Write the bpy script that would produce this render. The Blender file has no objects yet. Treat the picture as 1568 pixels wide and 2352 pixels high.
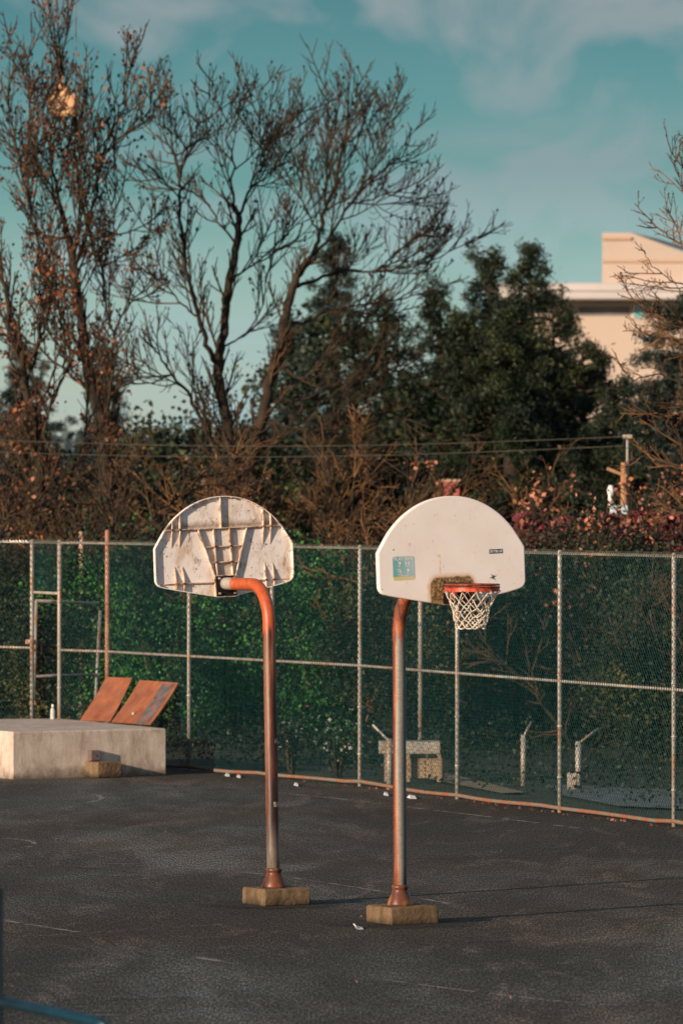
import bpy, math, random
import numpy as np
from mathutils import Vector, Matrix
R = math.radians
S = bpy.context.scene
C = S.collection

# ------------------------------------------------------------------ camera
FP, CX, HY, CH = 14728.0, 784.0, 1122.0, 3.8      # focal length and centre in photo pixels (1568 x 2352), horizon row, eye height
cd = bpy.data.cameras.new('camera'); cam = bpy.data.objects.new('camera', cd); C.objects.link(cam)
cd.sensor_fit = 'VERTICAL'; cd.sensor_height = 36; cd.sensor_width = 24
cd.lens = FP / 2352 * 36
cd.shift_y = (HY - 1176) / 2352
cam.location = (0, 0, CH); cam.rotation_euler = (R(90), 0, 0)
cd.clip_start = 1; cd.clip_end = 6000
cd.dof.use_dof = True; cd.dof.focus_distance = 62; cd.dof.aperture_fstop = 4.4
S.camera = cam

# ------------------------------------------------------------------ light
SUN_AZ, SUN_EL = 46.0, 12.0
sv = Vector((-math.cos(R(SUN_AZ)) * math.cos(R(SUN_EL)), -math.sin(R(SUN_AZ)) * math.cos(R(SUN_EL)), math.sin(R(SUN_EL))))
sl = bpy.data.lights.new('sun', 'SUN'); so = bpy.data.objects.new('sun', sl); C.objects.link(so)
sl.energy = 5.0; sl.angle = R(0.6); sl.color = (1.0, 0.78, 0.58)
so.rotation_euler = sv.to_track_quat('Z', 'Y').to_euler(); so.location = (-30, -30, 30)
S.view_settings.view_transform = 'Standard'; S.view_settings.look = 'None'
S.view_settings.gamma = 1; S.view_settings.exposure = 0.40

W = bpy.data.worlds.new('World'); S.world = W; W.use_nodes = True
nt = W.node_tree; nt.nodes.clear()
def N(t, kind, **kw):
    n = t.nodes.new(kind)
    for k, v in kw.items(): setattr(n, k, v)
    return n
def ramp(t, stops, src=None, interp='LINEAR'):
    n = N(t, 'ShaderNodeValToRGB'); e = n.color_ramp.elements; n.color_ramp.interpolation = interp
    e[0].position, e[0].color = stops[0][0], (*stops[0][1], 1) if not isinstance(stops[0][1], float) else (stops[0][1],) * 3 + (1,)
    e[1].position, e[1].color = stops[-1][0], (*stops[-1][1], 1) if not isinstance(stops[-1][1], float) else (stops[-1][1],) * 3 + (1,)
    for p, c in stops[1:-1]:
        x = e.new(p); x.color = (*c, 1) if not isinstance(c, float) else (c, c, c, 1)
    if src is not None: t.links.new(src, n.inputs[0])
    return n.outputs[0]
def mixc(t, fac, a, b, mode='MIX'):
    n = N(t, 'ShaderNodeMix', data_type='RGBA', blend_type=mode)
    for i, v in ((0, fac), (6, a), (7, b)):
        if isinstance(v, bpy.types.NodeSocket): t.links.new(v, n.inputs[i])
        else: n.inputs[i].default_value = v if i == 0 else (*v, 1)
    return n.outputs[2]
def mth(t, op, a, b=0.0, c=None, clamp=False):
    n = N(t, 'ShaderNodeMath', operation=op, use_clamp=clamp)
    for i, v in enumerate((a, b) if c is None else (a, b, c)):
        if isinstance(v, bpy.types.NodeSocket): t.links.new(v, n.inputs[i])
        else: n.inputs[i].default_value = v
    return n.outputs[0]
def noise(t, vec, scale, detail=4, rough=.55, dist=0, mapscale=None, loc=None):
    if mapscale or loc:
        m = N(t, 'ShaderNodeMapping'); t.links.new(vec, m.inputs[0])
        if mapscale: m.inputs['Scale'].default_value = mapscale
        if loc: m.inputs['Location'].default_value = loc
        vec = m.outputs[0]
    n = N(t, 'ShaderNodeTexNoise'); t.links.new(vec, n.inputs['Vector'])
    n.inputs['Scale'].default_value = scale; n.inputs['Detail'].default_value = detail
    n.inputs['Roughness'].default_value = rough; n.inputs['Distortion'].default_value = dist
    return n.outputs[0]

sky = N(nt, 'ShaderNodeTexSky', sky_type='NISHITA'); sky.sun_disc = False
sky.sun_elevation = R(SUN_EL); sky.sun_rotation = math.atan2(sv.x, sv.y)
sky.air_density = 1.0; sky.dust_density = 0.6; sky.ozone_density = 1.6
tc = N(nt, 'ShaderNodeTexCoord').outputs['Generated']
sep = N(nt, 'ShaderNodeSeparateXYZ'); nt.links.new(tc, sep.inputs[0])
el = mth(nt, 'MULTIPLY', sep.outputs[2], 8.0, clamp=True)
tint = ramp(nt, [(0.0, (1.0, 1.15, 1.75)), (.2, (.56, .81, 1.17)), (.38, (.25, .49, .67)), (.62, (.155, .34, .44)), (1.0, (.42, .52, .62))], el)
base = mixc(nt, 1.0, sky.outputs[0], tint, 'MULTIPLY')
c1 = noise(nt, tc, 34, 6, .5, .5, (1.0, 1.0, 1.6), (.37, .1, .21))
c2 = noise(nt, tc, 40, 4, .45, .2, (.6, .6, 3.2), (2.1, 0, .63))
m1 = ramp(nt, [(.46, 0.0), (.60, 1.0)], mth(nt, 'ADD', c1, mth(nt, 'MULTIPLY', sep.outputs[0], 1.8)))
m2 = ramp(nt, [(.45, 0.0), (.70, 1.0)], c2)
lowband = ramp(nt, [(.05, 0.0), (.18, 1.0), (.42, .8), (.55, 0.0)], el)
m2b = mth(nt, 'MULTIPLY', m2, lowband)
cm = mth(nt, 'MAXIMUM', mth(nt, 'MULTIPLY', m1, .9), mth(nt, 'MULTIPLY', m2b, .85))
cloudcol = ramp(nt, [(.0, (2.8, 4.0, 4.0)), (.28, (2.7, 3.8, 3.8)), (.40, (2.0, 2.75, 2.9)), (.6, (2.2, 2.65, 2.8)), (1.0, (2.2, 2.6, 3.0))], el)
skyc = mixc(nt, cm, base, cloudcol)
bg = N(nt, 'ShaderNodeBackground'); bg.inputs[1].default_value = 0.10
nt.links.new(skyc, bg.inputs[0]); wo = N(nt, 'ShaderNodeOutputWorld'); nt.links.new(bg.outputs[0], wo.inputs[0])

# ------------------------------------------------------------------ helpers
def Gp(px, py):
    Y = FP * CH / (py - HY); return Vector(((px - CX) * Y / FP, Y, 0))
def P(px, py, Y): return Vector(((px - CX) * Y / FP, Y, CH - (py - HY) * Y / FP))

class MB:
    """collects shapes, becomes one mesh"""
    def __init__(s): s.V = []; s.F = []; s.n = 0; s.uv = None
    def add(s, V, F):
        V = np.asarray(V, float).reshape(-1, 3)
        if isinstance(F, np.ndarray): s.F.append(F + s.n)
        else: s.F.append([[i + s.n for i in f] for f in F])
        s.V.append(V); s.n += len(V); return s
    def box(s, c, size, M=None, taper=1.0, bev=0.0):
        x, y, z = [v / 2 for v in size]
        if bev > 0:
            b = bev; V = []
            for zz, k in ((-z, 1), (-z + b, 0), (z - b, 0), (z, 1)):
                q = b if k else 0
                for a in ((-x + b, -y + q), (x - b, -y + q), (x - q, -y + b), (x - q, y - b), (x - b, y - q), (-x + b, y - q), (-x + q, y - b), (-x + q, -y + b)):
                    V.append((a[0], a[1], zz))
            F = [list(range(7, -1, -1)), list(range(24, 32))]
            for r in range(3):
                for i in range(8): F.append([r * 8 + i, r * 8 + (i + 1) % 8, r * 8 + 8 + (i + 1) % 8, r * 8 + 8 + i])
        else:
            V = [(-x, -y, -z), (x, -y, -z), (x, y, -z), (-x, y, -z), (-x * taper, -y * taper, z), (x * taper, -y * taper, z), (x * taper, y * taper, z), (-x * taper, y * taper, z)]
            F = [[3, 2, 1, 0], [4, 5, 6, 7], [0, 1, 5, 4], [1, 2, 6, 5], [2, 3, 7, 6], [3, 0, 4, 7]]
        M = M if M is not None else Matrix.Identity(3)
        V = [M @ Vector(v) + Vector(c) for v in V]
        return s.add([tuple(v) for v in V], F)
    def prism(s, poly, z0, z1):
        n = len(poly); V = [(p[0], p[1], z0) for p in poly] + [(p[0], p[1], z1) for p in poly]
        F = [list(range(n - 1, -1, -1)), list(range(n, 2 * n))] + [[i, (i + 1) % n, n + (i + 1) % n, n + i] for i in range(n)]
        return s.add(V, F)
    def tube(s, pts, r, sides=8, caps=True, closed=False):
        pts = [Vector(p) for p in pts]; n = len(pts)
        rr = [r] * n if not hasattr(r, '__len__') else list(r)
        V = []; up = None
        for i, p in enumerate(pts):
            if closed: t = pts[(i + 1) % n] - pts[i - 1]
            else: t = (pts[min(i + 1, n - 1)] - pts[max(i - 1, 0)])
            t.normalize()
            if up is None:
                up = Vector((0, 0, 1)) if abs(t.z) < .9 else Vector((1, 0, 0))
            a = t.cross(up).normalized(); b = a.cross(t); up = b
            for k in range(sides):
                an = 2 * math.pi * k / sides
                V.append(tuple(p + rr[i] * (a * math.cos(an) + b * math.sin(an))))
        F = []
        m = n if closed else n - 1
        for i in range(m):
            j = (i + 1) % n
            for k in range(sides):
                k2 = (k + 1) % sides
                F.append([i * sides + k, j * sides + k, j * sides + k2, i * sides + k2])
        if caps and not closed: F += [list(range(sides)), list(range(n * sides - 1, (n - 1) * sides - 1, -1))]
        return s.add(V, F)
    def lathe(s, c, prof, sides=24, cap=True):
        V = []
        for r, z in prof:
            for k in range(sides):
                a = 2 * math.pi * k / sides; V.append((c[0] + r * math.cos(a), c[1] + r * math.sin(a), c[2] + z))
        F = []
        for i in range(len(prof) - 1):
            for k in range(sides):
                k2 = (k + 1) % sides; F.append([i * sides + k, i * sides + k2, (i + 1) * sides + k2, (i + 1) * sides + k])
        if cap: F += [list(range(sides - 1, -1, -1)), list(range((len(prof) - 1) * sides, len(prof) * sides))]
        return s.add(V, F)

def link(name, mb, mat, parent=None, smooth=False, uv=None):
    me = bpy.data.meshes.new(name)
    V = np.concatenate(mb.V)
    off = Vector((0, 0, 0)); q = parent
    while q is not None: off += q.location; q = q.parent
    V = V - np.array(off)
    ls, lv = [], []
    for f in mb.F:
        if isinstance(f, np.ndarray): ls.append(np.full(len(f), f.shape[1])); lv.append(f.ravel())
        else:
            ls.append(np.array([len(x) for x in f])); lv.append(np.array([i for x in f for i in x]))
    ls = np.concatenate(ls).astype(np.int32); lv = np.concatenate(lv).astype(np.int32)
    me.vertices.add(len(V)); me.vertices.foreach_set('co', V.astype(np.float32).ravel())
    me.loops.add(len(lv)); me.loops.foreach_set('vertex_index', lv)
    me.polygons.add(len(ls)); st = np.zeros(len(ls), np.int32); st[1:] = np.cumsum(ls)[:-1]
    me.polygons.foreach_set('loop_start', st)
    me.polygons.foreach_set('use_smooth', np.full(len(ls), bool(smooth)))
    me.update(calc_edges=True); me.validate()
    if uv is not None:
        u = me.uv_layers.new(name='UVMap'); u.data.foreach_set('uv', uv[lv].astype(np.float32).ravel())
    if mat: me.materials.append(mat)
    o = bpy.data.objects.new(name, me); C.objects.link(o)
    if parent: o.parent = parent
    return o
def tag(o, label=None, cat=None, group=None, kind=None):
    if label: o['label'] = label
    if cat: o['category'] = cat
    if group: o['group'] = group
    if kind: o['kind'] = kind
    return o
def thing(name, loc, label, cat, group=None):
    o = bpy.data.objects.new(name, None); C.objects.link(o); o.location = loc; o.empty_display_size = .2
    return tag(o, label, cat, group)

# fast batches of thin tubes: polylines with the same number of points
class Twigs:
    def __init__(s): s.d = {}; s.tips = []
    def add(s, pts, r0, r1):
        s.d.setdefault(len(pts), []).append((pts, r0, r1))
    def into(s, mb, sides=3):
        for n, L in s.d.items():
            Pn = np.array([l[0] for l in L]); K = len(L)
            r = np.array([l[1] for l in L])[:, None] + (np.array([l[2] for l in L]) - np.array([l[1] for l in L]))[:, None] * np.linspace(0, 1, n)[None]
            T = np.empty_like(Pn); T[:, 1:-1] = Pn[:, 2:] - Pn[:, :-2]; T[:, 0] = Pn[:, 1] - Pn[:, 0]; T[:, -1] = Pn[:, -1] - Pn[:, -2]
            T /= np.linalg.norm(T, axis=2, keepdims=True) + 1e-9
            ref = np.where(np.abs(T[:, :1, 2:]) > .8, np.array([1., .3, 0.]), np.array([.2, .1, 1.]))
            A = np.cross(T, np.broadcast_to(ref, T.shape)); A /= np.linalg.norm(A, axis=2, keepdims=True) + 1e-9
            B = np.cross(A, T)
            an = np.arange(sides) * 2 * math.pi / sides
            V = Pn[:, :, None] + r[:, :, None, None] * (A[:, :, None] * np.cos(an)[:, None] + B[:, :, None] * np.sin(an)[:, None])
            i, k = np.meshgrid(np.arange(n - 1), np.arange(sides), indexing='ij')
            k2 = (k + 1) % sides
            q = np.stack([i * sides + k, (i + 1) * sides + k, (i + 1) * sides + k2, i * sides + k2], -1).reshape(-1, 4)
            F = (q[None] + (np.arange(K) * n * sides)[:, None, None]).reshape(-1, 4)
            mb.add(V.reshape(-1, 3), F)
        return mb
def leaves(mb, cen, size, rng, aspect=.6, droop=None):
    K = len(cen); size = np.broadcast_to(size, (K,))
    a = rng.normal(size=(K, 3)); 
    if droop is not None: a = a * .6 + np.array(droop)
    a /= np.linalg.norm(a, axis=1, keepdims=True)
    b = np.cross(a, rng.normal(size=(K, 3))); b /= np.linalg.norm(b, axis=1, keepdims=True)
    a = a * size[:, None] / 2; b = b * size[:, None] / 2 * aspect
    V = np.stack([cen - a, cen + b * 1.0 - a * .1, cen + a, cen - b - a * .1], 1).reshape(-1, 3)
    F = np.arange(K * 4).reshape(K, 4); mb.add(V, F); return mb

# ------------------------------------------------------------------ materials
def mat(name, rough=.7, metal=0.0, spec=.5):
    m = bpy.data.materials.new(name); m.use_nodes = True; t = m.node_tree
    b = t.nodes['Principled BSDF']; b.inputs['Roughness'].default_value = rough; b.inputs['Metallic'].default_value = metal
    b.inputs['Specular IOR Level'].default_value = spec
    return m, t, b
def obj_co(t): return N(t, 'ShaderNodeTexCoord').outputs['Object']
def geo_co(t): return N(t, 'ShaderNodeNewGeometry').outputs['Position']
def bump(t, b, h, strength=.3, dist=.01):
    n = N(t, 'ShaderNodeBump'); n.inputs['Strength'].default_value = strength; n.inputs['Distance'].default_value = dist
    t.links.new(h, n.inputs['Height']); t.links.new(n.outputs[0], b.inputs['Normal'])
def noisemat(name, c0, c1, scale, rough=.8, metal=0.0, stretch=(1, 1, 1), lo=.35, hi=.65, detail=5, b_=.2, c2=None, scale2=None, spec=.4):
    m, t, b = mat(name, rough, metal, spec); co = geo_co(t)
    n = noise(t, co, scale, detail, .6, .3, stretch)
    c = ramp(t, [(lo, c0), (hi, c1)], n)
    if c2:
        n2 = noise(t, co, scale2 or scale * 4, 4, .6, 0, stretch, (3, 1, 7)); c = mixc(t, ramp(t, [(.5, 0.0), (.68, 1.0)], n2), c, c2)
    t.links.new(c, b.inputs['Base Color'])
    if b_: bump(t, b, n, b_)
    return m
def leafmat(name, c0, c1, scale=3.0, trans=.25, rough=.6, c2=None, isl=.5, patchy=False):
    m, t, b = mat(name, rough, 0, .3)
    g = N(t, 'ShaderNodeNewGeometry'); n = noise(t, g.outputs['Position'], scale, 3)
    v = mth(t, 'ADD', mth(t, 'MULTIPLY', n, 1 - isl), mth(t, 'MULTIPLY', g.outputs['Random Per Island'], isl))
    stops = [(.25, c0), (.72, c1)] if not c2 else [(.2, c0), (.6, c1), (.88, c2)]
    if patchy: stops = [(.40, c0), (.53, c1), (.68, c2)]  # deep shadow gaps and bright clumps put into the leaf colour
    t.links.new(ramp(t, stops, v), b.inputs['Base Color'])
    return m

# asphalt
M = {}
m, t, b = mat('asphalt', .88, 0, .2); co = geo_co(t)
big = noise(t, co, .23, 5, .55, .6, (1, .35, 1), (5, 2, 0)); mid = noise(t, co, 1.1, 5, .6, .8, (1, .3, 1), (1, 9, 0))
c = ramp(t, [(.40, (.033, .029, .025)), (.48, (.054, .049, .043)), (.54, (.066, .066, .062)), (.62, (.098, .100, .096))], big)
c = mixc(t, ramp(t, [(.40, 0.8), (.58, 0.0)], mid), c, (.038, .033, .027))
c = mixc(t, ramp(t, [(.54, 0.0), (.68, .5)], noise(t, co, 1.6, 5, .65, 1.2, (1, .20, 1), (7, 3, 0))), c, (.14, .11, .095))
hue = noise(t, co, .16, 3, .5, .8, (.5, 1, 1), (3, 1, 0)); c = mixc(t, ramp(t, [(.42, 1.0), (.56, .0)], hue), c, mixc(t, 1.0, c, (1.04, .96, .86), 'MULTIPLY')); c = mixc(t, ramp(t, [(.50, .0), (.60, .8)], hue), c, mixc(t, 1.0, c, (1.04, 1.16, 1.14), 'MULTIPLY'))
gr = noise(t, co, 62, 2, .9, 0, (1, .09, 1)); c = mixc(t, .85, c, ramp(t, [(.36, (.10, .10, .10)), (.48, (.75, .75, .74)), (.60, (2.7, 2.65, 2.6)), (.7, (4.4, 4.3, 4.2))], gr), 'MULTIPLY')
t.links.new(c, b.inputs['Base Color']); bump(t, b, noise(t, co, 150, 2, .7), .5, .004)
M['asphalt'] = m
m, t, b = mat('worn_line', .8); co = geo_co(t)
fac = ramp(t, [(.42, .0), (.56, .95)], noise(t, co, 3.2, 6, .7, .5)); fac = mth(t, 'MULTIPLY', fac, ramp(t, [(.35, .35), (.6, 1.0)], noise(t, co, 40, 3, .7)))
t.links.new(mixc(t, 1, (.36, .31, .27), (.36, .31, .27)), b.inputs['Base Color']); t.links.new(fac, b.inputs['Alpha']); M['line'] = m
m, t, b = mat('dark_crack', .9); co = geo_co(t)
t.links.new(ramp(t, [(.42, .0), (.55, .9)], noise(t, co, 2.5, 5, .7)), b.inputs['Alpha']); b.inputs['Base Color'].default_value = (.008, .008, .009, 1); M['crack'] = m
M['soil'] = noisemat('soil', (.02, .025, .012), (.05, .045, .025), 1.5, .95)
M['galv'] = noisemat('galvanised_steel', (.30, .28, .25), (.46, .43, .39), 6, .5, .15, (1, 1, .3), c2=(.35, .17, .08), scale2=9)
M['galvrust'] = noisemat('rusty_galvanised_steel', (.30, .11, .06), (.55, .34, .24), 5, .6, .1, (1, 1, .4))
M['bottomrail'] = noisemat('rusted_rail', (.26, .085, .035), (.16, .15, .12), 9, .8, 0, lo=.42, hi=.58)
M['wire'] = noisemat('green_vinyl_wire', (.007, .034, .034), (.024, .100, .094), 25, .22, 0, b_=0, spec=.5)
M['silverwire'] = noisemat('knuckled_wire', (.30, .24, .16), (.10, .13, .11), 30, .5, .2, b_=0)
M['concrete_block'] = None
def concrete(name, ca, cb, stain, zl):
    m, t, b = mat(name, .9, 0, .25); co = geo_co(t)
    st = noise(t, co, 9, 6, .7, .3, (1, 1, .22), (2, 4, 1)); bl = noise(t, co, 2.2, 5, .6, .4)
    c = ramp(t, [(.32, ca), (.68, cb)], mth(t, 'ADD', mth(t, 'MULTIPLY', st, .55), mth(t, 'MULTIPLY', bl, .45)))
    z = N(t, 'ShaderNodeSeparateXYZ'); t.links.new(co, z.inputs[0])
    wet = mth(t, 'ADD', z.outputs[2], mth(t, 'MULTIPLY', mth(t, 'SUBTRACT', noise(t, co, 7, 5, .6), .5), zl * 1.8))
    c = mixc(t, ramp(t, [(0.0, .85), (min(zl, .99), 0.0)], wet), c, stain)
    c = mixc(t, ramp(t, [(.54, 0.0), (.70, .55)], noise(t, co, 9, 6, .75, 1, (1, 1, .34), (9, 1, 3))), c, (ca[0] * .4, ca[1] * .38, ca[2] * .34))
    sp = noise(t, co, 120, 2, .7); c = mixc(t, .5, c, ramp(t, [(.3, (.5, .5, .5)), (.7, (1.4, 1.4, 1.4))], sp), 'MULTIPLY')
    t.links.new(c, b.inputs['Base Color']); bump(t, b, sp, .35, .006); return m
M['footing'] = concrete('footing_concrete', (.055, .034, .020), (.25, .165, .095), (.014, .013, .008), .09)
M['platform'] = concrete('platform_concrete', (.36, .27, .21), (.76, .65, .56), (.11, .08, .05), .18)

def rustpole(name, toprust, seed, greyamt):
    m, t, b = mat(name, .45, 0, .5); co = geo_co(t)
    st = noise(t, co, 7, 6, .62, .3, (1.6, 1.6, .10), seed); fine = noise(t, co, 60, 3, .6, 0, (1, 1, .3))
    sp = N(t, 'ShaderNodeSeparateXYZ'); t.links.new(co, sp.inputs[0])
    dark = (.022, .009, .008); brown = (.085, .027, .017); org = (.52, .135, .03); grey = (.19, .17, .15)
    c = ramp(t, [(.40, dark), (.49, brown), (.56, (.20, .07, .035)), (.64 if greyamt < .5 else .56, (.20, .13, .10)), (.74 if greyamt < .5 else .62, grey)], st)
    low = ramp(t, [(.0, .75), (.16, .0)], mth(t, 'SUBTRACT', mth(t, 'MULTIPLY', sp.outputs[2], .33), mth(t, 'MULTIPLY', st, .25)))
    c = mixc(t, low, c, grey)
    k = mth(t, 'ADD', sp.outputs[2], mth(t, 'MULTIPLY', mth(t, 'SUBTRACT', st, .5), .7))
    c = mixc(t, ramp(t, [((toprust - 2.0), 0.0), (toprust - 1.92, 1.0)], mth(t, 'SUBTRACT', k, 2.0)), c, mixc(t, noise(t, co, 14, 5, .7), (.24, .034, .012), (.62, .13, .035)))
    px_ = mth(t, 'ADD', sp.outputs[0], mth(t, 'MULTIPLY', mth(t, 'SUBTRACT', fine, .5), .22))
    c = mixc(t, mth(t, 'MULTIPLY', mth(t, 'GREATER_THAN', sp.outputs[2], 2.7), ramp(t, [(.0, 1.0), (.02, .0)], mth(t, 'ADD', px_, 1.035))), c, (.38, .35, .32))
    c = mixc(t, .4, c, ramp(t, [(.3, (.55, .55, .55)), (.7, (1.35, 1.35, 1.35))], fine), 'MULTIPLY')
    t.links.new(c, b.inputs['Base Color']); bump(t, b, fine, .2, .003)
    t.links.new(ramp(t, [(.3, .55), (.7, .36)], st), b.inputs['Roughness'])
    return m
M['poleL'] = rustpole('rust_pipe_brown', 2.45, (0, 0, 0), .2)
M['bell'] = noisemat('rusty_flange_iron', (.045, .016, .014), (.17, .055, .025), 9, .42, .1, (1, 1, .5), c2=(.38, .16, .05), scale2=8)
# second pole: rusty strip on the weather side, bare zinc on the middle; its highlight and right-side shade are painted in
m, t, b = mat('rust_pipe_zinc', .5, 0); co = obj_co(t)
sp = N(t, 'ShaderNodeSeparateXYZ'); t.links.new(co, sp.inputs[0])
st = noise(t, co, 6, 6, .65, .3, (2, 2, .12), (4, 4, 4)); fine = noise(t, co, 55, 3, .6, 0, (.4, .4, 1.6))
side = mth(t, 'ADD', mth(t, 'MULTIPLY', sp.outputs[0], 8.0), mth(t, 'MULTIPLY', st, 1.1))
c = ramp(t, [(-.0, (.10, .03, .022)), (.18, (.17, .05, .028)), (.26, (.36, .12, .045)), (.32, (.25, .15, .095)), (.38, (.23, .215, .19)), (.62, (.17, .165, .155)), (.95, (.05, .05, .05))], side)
k = mth(t, 'ADD', sp.outputs[2], mth(t, 'MULTIPLY', mth(t, 'SUBTRACT', st, .5), 1.2))
c = mixc(t, ramp(t, [(.55, 0.0), (.63, .9)], mth(t, 'SUBTRACT', k, 1.9)), c, mixc(t, ramp(t, [(.36, 0.0), (.62, 1.0)], noise(t, co, 14, 5, .7, 0, (1, 1, .3))), (.085, .024, .016), (.42, .10, .03)))
c = mixc(t, .45, c, ramp(t, [(.3, (.5, .5, .5)), (.7, (1.3, 1.3, 1.3))], fine), 'MULTIPLY')
t.links.new(c, b.inputs['Base Color']); bump(t, b, fine, .2, .003); M['poleR'] = m

def boardmat(name, back):
    m, t, b = mat(name, .55, 0, .35)
    uv = N(t, 'ShaderNodeUVMap').outputs[0]; sp = N(t, 'ShaderNodeSeparateXYZ'); t.links.new(uv, sp.inputs[0])
    u, v = sp.outputs[0], sp.outputs[1]
    fa = noise(t, uv, 3, 4, .5); streak = noise(t, uv, 22, 4, .6, 0, (1, .06, 1))
    c = ramp(t, [(.3, (.75, .675, .64)), (.7, (.83, .77, .74))], fa)
    c = mixc(t, ramp(t, [(.5, 0.0), (.75, .35)], streak), c, (.82, .70, .60))
    if not back:
        # mossy rust patch round the rim bracket
        n1 = noise(t, uv, 16, 6, .65)
        du = mth(t, 'SUBTRACT', mth(t, 'ABSOLUTE', mth(t, 'ADD', u, .005)), .13); dv = mth(t, 'SUBTRACT', v, .165)
        du = mth(t, 'MAXIMUM', du, 0.0); dv = mth(t, 'MAXIMUM', dv, 0.0)
        d = mth(t, 'SQRT', mth(t, 'ADD', mth(t, 'MULTIPLY', du, du), mth(t, 'MULTIPLY', dv, dv)))
        d = mth(t, 'ADD', d, mth(t, 'MULTIPLY', mth(t, 'SUBTRACT', n1, .5), .05))
        c = mixc(t, ramp(t, [(.075, .8), (.118, 0.0)], d), c, (.60, .34, .14))
        moss = noise(t, uv, 45, 6, .75, .5)
        mc = ramp(t, [(.40, (.02, .014, .006)), (.50, (.15, .085, .03)), (.60, (.42, .29, .15))], moss)
        c = mixc(t, ramp(t, [(.070, .97), (.086, 0.0)], d), c, mc)
        # orange scuffs
        s1 = noise(t, uv, 13, 2, .5, 1.5, (1.6, .8, 1), (3, 5, 0)); c = mixc(t, ramp(t, [(.67, 0.0), (.72, .6)], s1), c, (.72, .30, .16))
        s2 = noise(t, uv, 70, 2, .5, .6, (1, .35, 1), (1, 2, 0)); c = mixc(t, ramp(t, [(.73, 0.0), (.78, .6)], s2), c, (.70, .36, .22))
        # grime on the lowest edge
        c = mixc(t, ramp(t, [(.0, .55), (.05, 0.0)], mth(t, 'ADD', v, mth(t, 'MULTIPLY', mth(t, 'SUBTRACT', n1, .5), .06))), c, (.55, .36, .22))
    else:
        g1 = noise(t, uv, 5.5, 7, .7, .4, (1, .45, 1), (2, 7, 0)); c = mixc(t, ramp(t, [(.50, 0.0), (.64, .6)], g1), c, (.50, .33, .21))
        g2 = noise(t, uv, 13, 7, .75, .4, (1, .6, 1), (5, 1, 0)); c = mixc(t, ramp(t, [(.55, 0.0), (.65, .75)], g2), c, (.19, .12, .075))
        # dirt that gathers on the ledge of the long rib and in the middle grid
        led = mth(t, 'ABSOLUTE', mth(t, 'SUBTRACT', v, .665)); led = mth(t, 'ADD', led, mth(t, 'MULTIPLY', mth(t, 'SUBTRACT', g2, .45), .12))
        c = mixc(t, ramp(t, [(.0, .9), (.06, 0.0)], led), c, (.22, .13, .08))
        cen = mth(t, 'MAXIMUM', mth(t, 'ABSOLUTE', u), mth(t, 'MULTIPLY', v, .28)); cen = mth(t, 'ADD', cen, mth(t, 'MULTIPLY', mth(t, 'SUBTRACT', g2, .5), .35))
        c = mixc(t, ramp(t, [(.05, .75), (.17, 0.0)], cen), c, (.30, .20, .13))
    t.links.new(c, b.inputs['Base Color']); bump(t, b, fa, .05, .01)
    return m
M['boardF'] = boardmat('white_board_front', False); M['boardB'] = boardmat('white_board_back', True)
M['rib'] = noisemat('white_rib_paint', (.42, .26, .16), (.78, .66, .56), 8, .6, 0, c2=(.12, .06, .035), scale2=11)
M['orange'] = noisemat('rim_orange_paint', (.38, .035, .018), (.66, .10, .04), 14, .45, .1, c2=(.12, .03, .02), scale2=30)
M['rimdark'] = noisemat('rim_dark_rust', (.10, .02, .015), (.32, .06, .03), 20, .45, .2)
M['black'] = noisemat('black_metal', (.008, .008, .008), (.02, .015, .012), 12, .6, .2)
M['net'] = noisemat('net_cord', (.50, .42, .34), (.74, .66, .56), 40, .9, 0, c2=(.30, .20, .13), scale2=22)
M['stickteal'] = None
m, t, b = mat('faded_teal_print', .5); uvn = N(t, 'ShaderNodeUVMap').outputs[0]; sp = N(t, 'ShaderNodeSeparateXYZ'); t.links.new(uvn, sp.inputs[0])
n1 = noise(t, uvn, 2.5, 4)
c = ramp(t, [(.1, (.13, .36, .38)), (.95, (.42, .52, .56))], mth(t, 'ADD', mth(t, 'MULTIPLY', sp.outputs[0], .8), mth(t, 'MULTIPLY', mth(t, 'SUBTRACT', n1, .35), .6)))
cy = ramp(t, [(.0, (.58, .50, .12)), (1.0, (.66, .52, .36))], sp.outputs[0])
c = mixc(t, mth(t, 'LESS_THAN', sp.outputs[1], .15), c, cy); t.links.new(c, b.inputs['Base Color']); M['stickteal'] = m
M['stickdark'] = noisemat('dark_teal_print', (.004, .045, .058), (.006, .06, .075), 10, .5, b_=0)
M['white'] = noisemat('white_print', (.72, .70, .68), (.80, .78, .76), 10, .6, b_=0)
M['palepeach'] = noisemat('peach_print', (.70, .50, .36), (.75, .56, .42), 10, .6, b_=0)
M['ink'] = noisemat('dark_ink', (.02, .05, .05), (.05, .09, .09), 60, .7, b_=0)
M['plate'] = noisemat('rusty_plate', (.19, .055, .028), (.40, .145, .065), 3.5, .7, .15, lo=.3, hi=.7, c2=(.22, .10, .07), scale2=8)
M['greystrip'] = noisemat('grey_strip', (.07, .065, .07), (.15, .14, .14), 7, .6, .1, c2=(.3, .1, .06), scale2=12)
M['bark'] = noisemat('bark', (.009, .007, .005), (.042, .026, .015), 5, .9, 0, (1, 1, .3))
M['twig'] = noisemat('twig_bark', (.007, .006, .005), (.085, .047, .021), 1.5, .8, 0, b_=0)
M['twigpale'] = noisemat('pale_twig_bark', (.010, .007, .005), (.20, .098, .036), 1.0, .8, 0, b_=0)
M['brownleaf'] = leafmat('dried_leaf', (.025, .012, .008), (.16, .055, .025), 1.5, c2=(.44, .17, .08))
M['brownleafdark'] = leafmat('dull_dried_leaf', (.014, .009, .005), (.075, .040, .018), .8, c2=(.34, .17, .065), isl=.4)
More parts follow.
